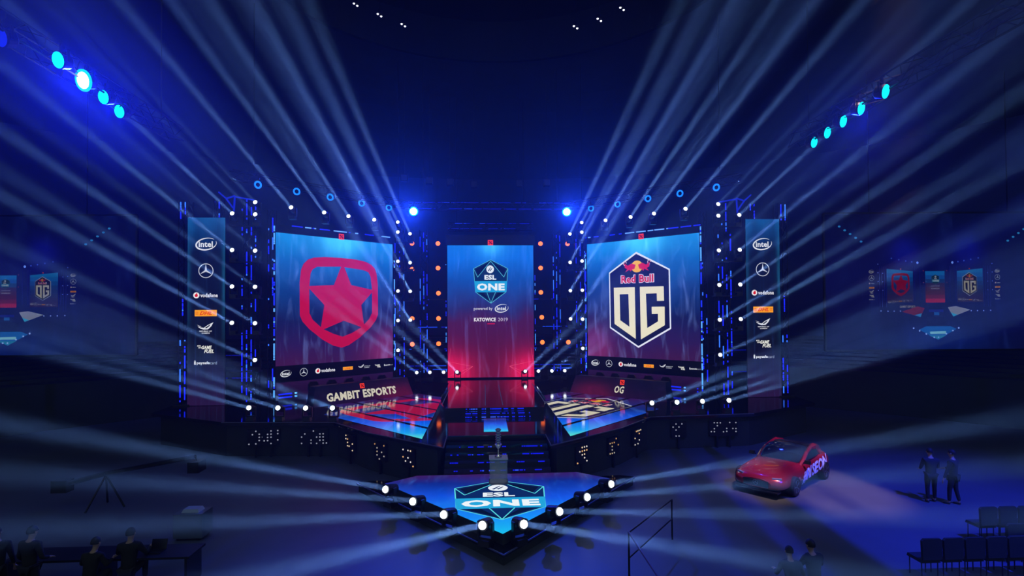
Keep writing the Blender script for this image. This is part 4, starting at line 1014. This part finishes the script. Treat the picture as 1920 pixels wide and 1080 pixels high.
# ---------------------------------------------------------------- people
def skin_body(name, joints, bones, rad, m, parent=None, sub=2, root_i=0):
    me = bpy.data.meshes.new(name); me.from_pydata([tuple(j) for j in joints], bones, []); me.update()
    o = bpy.data.objects.new(name, me); COL.objects.link(o)
    md = o.modifiers.new('skin', 'SKIN'); md.use_smooth_shade = True
    if not me.skin_vertices: me.attributes
    bm = bmesh.new(); bm.from_mesh(me); lay = bm.verts.layers.skin.verify()
    for v, r in zip(bm.verts, rad): v[lay].radius = r if isinstance(r, tuple) else (r, r); v[lay].use_root = False
    bm.verts.ensure_lookup_table(); bm.verts[root_i][lay].use_root = True; bm.to_mesh(me); bm.free()
    if sub: ss = o.modifiers.new('sub', 'SUBSURF'); ss.levels = sub; ss.render_levels = sub
    bpy.context.view_layer.update()
    m2 = bpy.data.meshes.new_from_object(o.evaluated_get(bpy.context.evaluated_depsgraph_get())); bpy.data.objects.remove(o); m2.name = name
    m2.materials.clear(); m2.materials.append(m); m2.polygons.foreach_set('use_smooth', [True] * len(m2.polygons))
    return link(name, m2, parent)
def person(loc, rz, label, pose='stand', arms=((0, 0), (0, 0)), head_tilt=(0, 0), hair=(.015, .012, .01), top=(.02, .022, .03), legs_c=(.02, .02, .028), step=(.0, .0), lean=0.0, k=1.0, scarf=False):
    """faces -Y before rz. arms: (hand x, y, z) targets per side"""
    root = thing('person', label, 'person', loc, rz)
    skin = mat('skin', (.42, .26, .19), .5); cloth = mat('cloth_%d_%d_%d' % tuple(int(c * 1000) for c in top), top, .85, 0, .2, 20); tro = mat('trousers_%d_%d' % (int(legs_c[0] * 1000), int(legs_c[2] * 1000)), legs_c, .85, 0, .2, 20)
    J = []; Bn = []; Rd = []
    def add(p, r, parent=None):
        J.append(Vector(p) * k); Rd.append(tuple(c * k for c in r) if isinstance(r, tuple) else r * k)
        if parent is not None: Bn.append((parent, len(J) - 1))
        return len(J) - 1
    seat = pose == 'sit'; hz = .93 if not seat else .50
    L = Vector((0, -lean, 0))
    pelvis = add((0, 0, hz), (.125, .085)); waist = add(Vector((0, 0, hz + .16)) + L * .3, (.11, .075), pelvis); chest = add(Vector((0, .0, hz + .36)) + L * .7, (.13, .08), waist)
    sh = add(Vector((0, 0, hz + .50)) + L, (.085, .06), chest); neck = add(Vector((0, -.01, hz + .58)) + L * 1.15, .052, sh)
    hb = Vector((head_tilt[0] * .05, -.02 + head_tilt[1] * -.05, hz + .65)) + L * 1.25
    h1 = add(hb, (.062, .072), neck); h2 = add(hb + Vector((head_tilt[0] * .03, -.005 - .02 * head_tilt[1], .075)), (.078, .095), h1); h3 = add(hb + Vector((head_tilt[0] * .04, .01 - .02 * head_tilt[1], .15)), (.06, .075), h2)
    idx = {'pelvis': pelvis, 'waist': waist, 'chest': chest, 'sh': sh}
    ai, li = [], []
    for n_, sx in ((0, 1), (1, -1)):
        s0 = Vector((sx * .185, 0, hz + .48)) + L; hand = Vector(arms[n_]) if len(arms[n_]) == 3 else Vector((sx * .25, -.04, hz - .12))
        el = (s0 + hand) / 2; dd = hand - s0; Lh = dd.length; off = sqrt(max(0, .27 ** 2 - (Lh / 2) ** 2)) if Lh < .54 else 0
        el += Vector((sx * .45, .55, -.6)).normalized() * off
        a0 = add(s0, .062, sh); a1 = add((s0 + el) / 2, .048, a0); a2 = add(el, .038, a1); a3 = add((el + hand) / 2, .034, a2); a4 = add(hand, .023, a3)
        dr = (hand - el).normalized(); palm = add(hand + dr * .055, (.036, .018), a4)
        side = dr.cross(Vector((0, 0, 1))); side = side.normalized() if side.length > .1 else Vector((0, 1, 0)); nrm = side.cross(dr).normalized()
        for fi, (o_, ln) in enumerate(((-.03, .055), (-.010, .068), (.010, .064), (.03, .05))):
            b0 = add(hand + dr * .09 + side * o_, .010, palm); b1 = add(hand + dr * (.09 + ln * .5) + side * o_ * 1.15 - nrm * .006, .009, b0); add(hand + dr * (.09 + ln) + side * o_ * 1.2 - nrm * .022, .008, b1)
        tb = add(hand + dr * .045 - side * .042 * sx, .011, palm); add(hand + dr * .08 - side * .062 * sx, .009, tb)
        ai.append((s0, el, hand))
        hp = Vector((sx * .095, 0, hz - .04)); st = step[n_]
        if seat: kn = Vector((sx * .13, -.43, hz + .02)); an = Vector((sx * .13, -.42 + st, .09))
        else: kn = Vector((sx * .11, -.02 + st * .5, .50)); an = Vector((sx * .12, .02 + st, .085))
        q0 = add(hp, .088, pelvis); q1 = add(hp.lerp(kn, .5), .076, q0); q2 = add(kn, .054, q1); q3 = add(kn.lerp(an, .4), .052, q2); q4 = add(an, .034, q3); f1 = add(an + Vector((0, -.06, -.045)), (.04, .032), q4); add(an + Vector((0, -.17, -.055)), (.04, .024), f1)
        li.append((hp, kn, an))
    body = skin_body('body', J, Bn, Rd, skin, root, 2)
    # clothing: jacket, trousers, shoes
    J, Bn, Rd = [], [], []
    p = add((0, 0, hz - .08), (.175, .14)); wv = add(Vector((0, 0, hz + .16)) + L * .3, (.155, .125), p); c = add(Vector((0, 0, hz + .36)) + L * .7, (.185, .145), wv); s_ = add(Vector((0, 0, hz + .50)) + L, (.155, .12), c); add(Vector((0, -.005, hz + .575)) + L, .078, s_)
    for s0, el, hand in ai: a0 = add(s0, .084, s_); a1 = add((s0 + el) / 2, .062, a0); a2 = add(el, .052, a1); a3 = add(el.lerp(hand, .92), .036, a2)
    skin_body('jacket', J, Bn, Rd, cloth, root, 2)
    J, Bn, Rd = [], [], []
    p = add((0, 0, hz), (.155, .115))
    for hp, kn, an in li: q0 = add(hp, .10, p); q1 = add(hp.lerp(kn, .5), .09, q0); q2 = add(kn, .068, q1); q3 = add(kn.lerp(an, .45), .062, q2); add(kn.lerp(an, .95), .052, q3)
    skin_body('trousers', J, Bn, Rd, tro, root, 2)
    for hp, kn, an in li:
        J, Bn, Rd = [], [], []; a0 = add(an + Vector((0, .035, -.04)), (.045, .04)); a1 = add(an + Vector((0, -.06, -.045)), (.05, .04), a0); add(an + Vector((0, -.18, -.055)), (.046, .03), a1); skin_body('shoe', J, Bn, Rd, body_black, root, 2)
    hc = (J and 0) or None
    H = (hb + Vector((head_tilt[0] * .035, 0, .095))) * k
    q = MB(); Mh = Matrix.Translation(H) @ Matrix.Rotation(head_tilt[1] * .35, 4, 'X')
    V = []
    for i in range(9):
        th = pi * .62 * i / 8
        for j in range(16):
            a = 2 * pi * j / 16; front = max(0, -sin(a)); t2_ = th * (1 - .42 * front)
            V.append(Mh @ (Vector((.092 * sin(t2_) * cos(a), .018 + .112 * sin(t2_) * sin(a), .118 * cos(t2_) + .01)) * k))
    q.add(V, [(i * 16 + j, i * 16 + (j + 1) % 16, (i + 1) * 16 + (j + 1) % 16, (i + 1) * 16 + j) for i in range(8) for j in range(16)]); q.obj('hair', mat('hair_%d' % int(hair[0] * 1000), hair, .7), root, smooth=True)
    fm = MB(); fm.add([Mh @ (Vector(v) * k) for v in [(-.014, -.092, -.03), (.014, -.092, -.03), (0, -.122, -.025), (0, -.094, .018)]], [(0, 1, 2), (0, 2, 3), (1, 3, 2), (0, 3, 1)])
    fm.obj('nose', skin, root)
    for sx in (-1, 1):
        MB().lathe([(.012, -.004), (.014, .0), (.008, .006)], 8, M=Mh @ Matrix.Translation((sx * .032 * k, -.088 * k, .012 * k)) @ Matrix.Rotation(pi/2, 4, 'X')).obj('eye', mat('eye_dark', (.02, .02, .02), .2), root)
        MB().lathe([(.02, -.01), (.026, 0), (.018, .01)], 8, M=Mh @ Matrix.Translation((sx * .088 * k, .012 * k, -.01 * k)) @ Matrix.Rotation(pi/2, 4, 'Y')).obj('ear', skin, root)
    MB().box(Mh @ (Vector((0, -.094, -.055)) * k), (.045 * k, .012 * k, .010 * k)).obj('mouth', mat('lips', (.28, .09, .08), .5), root)
    return root
person((14.45, 17.2, 0), radians(-200), 'person in dark clothes talking on the open blue floor, the one nearer the car', arms=((.22, -.25, 1.05), (-.10, -.30, 1.12)), head_tilt=(.2, .5), step=(.05, -.08), legs_c=(.012, .012, .016), top=(.018, .02, .03))
person((15.0, 16.95, 0), radians(-150), 'person in dark jacket on the open blue floor, the one farther from the car', arms=((.30, -.16, .85), (-.16, -.30, 1.1)), head_tilt=(-.2, .5), step=(-.10, .10), legs_c=(.014, .014, .02), top=(.022, .022, .03))
# crew round the mixing position, close to the camera
person((-11.15, 12.35, 0), radians(-160), 'standing person in black at the control desk, at the picture border', arms=((.30, -.20, 1.0), (-.26, -.12, .9)), head_tilt=(.3, .3), top=(.012, .013, .013), legs_c=(.01, .01, .012))
person((-10.45, 12.35, 0), radians(-190), 'standing person in black at the control desk, nearer the stage axis', arms=((.28, -.15, .95), (-.24, -.22, 1.05)), head_tilt=(-.3, .3), top=(.014, .014, .012), legs_c=(.01, .01, .012), step=(.06, -.05))
person((-9.35, 12.55, 0), radians(175), 'seated person leaning over the control desk, shorter hunched figure', pose='sit', arms=((.22, -.42, .80), (-.22, -.42, .80)), head_tilt=(0, .6), lean=.12, top=(.012, .012, .012))
person((-8.75, 12.95, 0), radians(185), 'seated person with raised head working at the long dark desk', pose='sit', arms=((.24, -.44, .80), (-.24, -.42, .80)), head_tilt=(0, .2), lean=.05, top=(.012, .013, .012), k=1.06)
person((6.75, 11.45, 0), radians(190), 'seated person seen from behind at the low picture border, crest side', pose='sit', arms=((.26, -.42, .75), (-.24, -.40, .75)), head_tilt=(.2, .3), lean=.05, top=(.012, .014, .012))
person((6.15, 11.25, 0), radians(170), 'smaller hunched seated person beside another at the low picture border', pose='sit', arms=((.26, -.42, .72), (-.24, -.40, .72)), head_tilt=(0, .6), lean=.14, top=(.012, .014, .012), k=.93)

# ---------------------------------------------------------------- rows of floor chairs
ch = thing('floor_chair', 'proto', 'chair'); cm = mat('seat_dark', (.012, .016, .022), .8)
MB().box((0, 0, .45), (.48, .45, .07), taper=.95).obj('seat', cm, ch)
q = MB(); q.prism([(-.23, .50), (-.25, .95), (-.20, 1.0), (.20, 1.0), (.25, .95), (.23, .50)], -.03, .03, M=Matrix.Translation((0, -.24, 0)) @ Matrix.Rotation(pi/2, 4, 'X')); q.obj('backrest', cm, ch)
for sx in (-1, 1):
    for sy in (-1, 1): MB().tube((sx * .2, sy * .18, 0), (sx * .2, sy * .18, .43), .014, 5).obj('leg', body_black, ch)
register(ch)
ci = 0
for r, (x0, y0, nn) in enumerate(((13.35, 14.3, 5), (12.95, 13.15, 5), (10.1, 12.45, 7))):
    for k in range(nn):
        ci += 1
        lb = ('dark floor chair in the %s row from the car, %s from the aisle' % (('first', 'second', 'third')[r], ordn(k)))
        place(ch, (x0 + (.56 if r == 0 else .54) * k, y0 - .0 * k, 0), 0, lb, 'floor chairs near the picture corner')
for k in range(4): place(ch, (-12.4 + .58 * k, 11.6, 0), 0, 'dark floor chair behind the control crew, %s from the hall side' % ordn(k), 'floor chairs behind the control crew')

# control desk with laptop and screens
desk = thing('control_desk', 'long dark control desk at the low border, crew around it', 'desk', (-9.6, 13.35, 0))
MB().box((.1, 0, .73), (4.2, .75, .05)).obj('desk_top', black, desk)
for x in (-1.9, .1, 2.1): MB().box((x, 0, .36), (.06, .65, .70)).obj('leg', body_black, desk)
lp = thing('laptop', 'small open laptop on the control desk', 'laptop', (-8.35, 13.3, .757)); MB().box((0, 0, .01), (.36, .25, .02)).obj('keyboard_base', body_black, lp)
MB().box((0, .16, .12), (.36, .015, .23), M=Matrix.Rotation(-.3, 4, 'X')).obj('lid', body_black, lp)
# camera crane standing on the floor
jib = thing('camera_crane', 'dark camera crane with a drooping arm on the floor', 'camera crane', (-13.1, 18.6, 0))
mb = MB(); mb.tube((0, 0, 1.15), (3.1, -.4, 1.75), .07, 6); mb.tube((0, 0, 1.15), (-1.5, .2, .75), .08, 6); mb.obj('arm', body_black, jib)
for k in range(3): a = 2 * pi * k / 3; MB().tube((0, 0, 1.1), (.6 * cos(a), .6 * sin(a), .03), .035, 6).obj('leg', body_black, jib)
MB().box((-1.55, .2, .72), (.5, .35, .4)).obj('counterweight', body_black, jib); MB().box((3.15, -.4, 1.45), (.35, .5, .35)).tube((3.1, -.4, 1.75), (3.15, -.4, 1.55), .03, 5).obj('camera_head', body_black, jib)
# case with plastic-wrapped gear on the floor
cs = thing('equipment_case', 'pale wrapped equipment case standing alone on the floor', 'case', (-8.9, 16.0, 0))
MB().box((0, 0, .42), (.8, .6, .68)).obj('case_body', mat('case_grey', (.10, .12, .13), .35), cs)
for sx in (-1, 1):
    for sy in (-1, 1): MB().lathe([(.04, -.02), (.04, .02)], 10, M=Matrix.Translation((sx * .3, sy * .22, .04)) @ Matrix.Rotation(pi/2, 4, 'X')).obj('caster', body_black, cs)
MB().box((0, 0, .80), (.5, .35, .10), taper=.8).obj('wrap', mat('plastic_wrap', (.4, .48, .5), .3), cs)
# hand rail of the camera riser
rl = thing('handrail', 'dark tubular handrail beside the catwalk, near the low border', 'handrail', (2.9, 11.3, 0))
mb = MB(); mb.tube((0, -1.2, 1.25), (0, 1.15, 1.25), .025, 8)
mb2 = MB()
mb.tube((0, 1.15, 1.25), (1.9, 3.6, 1.12), .025, 8); mb.obj('top_rail', body_black, rl)
for p in ((0, -1.2), (0, 1.15), (1.9, 3.6)): MB().tube((p[0], p[1], 0), (p[0], p[1], 1.25 if p[1] < 3 else 1.12), .025, 8).obj('post', body_black, rl)
MB().tube((0, 1.15, .65), (1.9, 3.6, .58), .018, 6).obj('mid_rail', body_black, rl)

# thin stage haze hanging in the hall, beginning in front of the catwalk
hz = MB().box((0, 30.2, 8.9), (86, 45, 17.6)).obj('haze'); hz['kind'] = 'stuff'; tag(hz, 'thin blue-lit stage haze filling the hall around the stage', 'haze')
hz.data.materials.clear(); hz.data.materials.append(volume_mat('stage_haze', HAZE, .6))
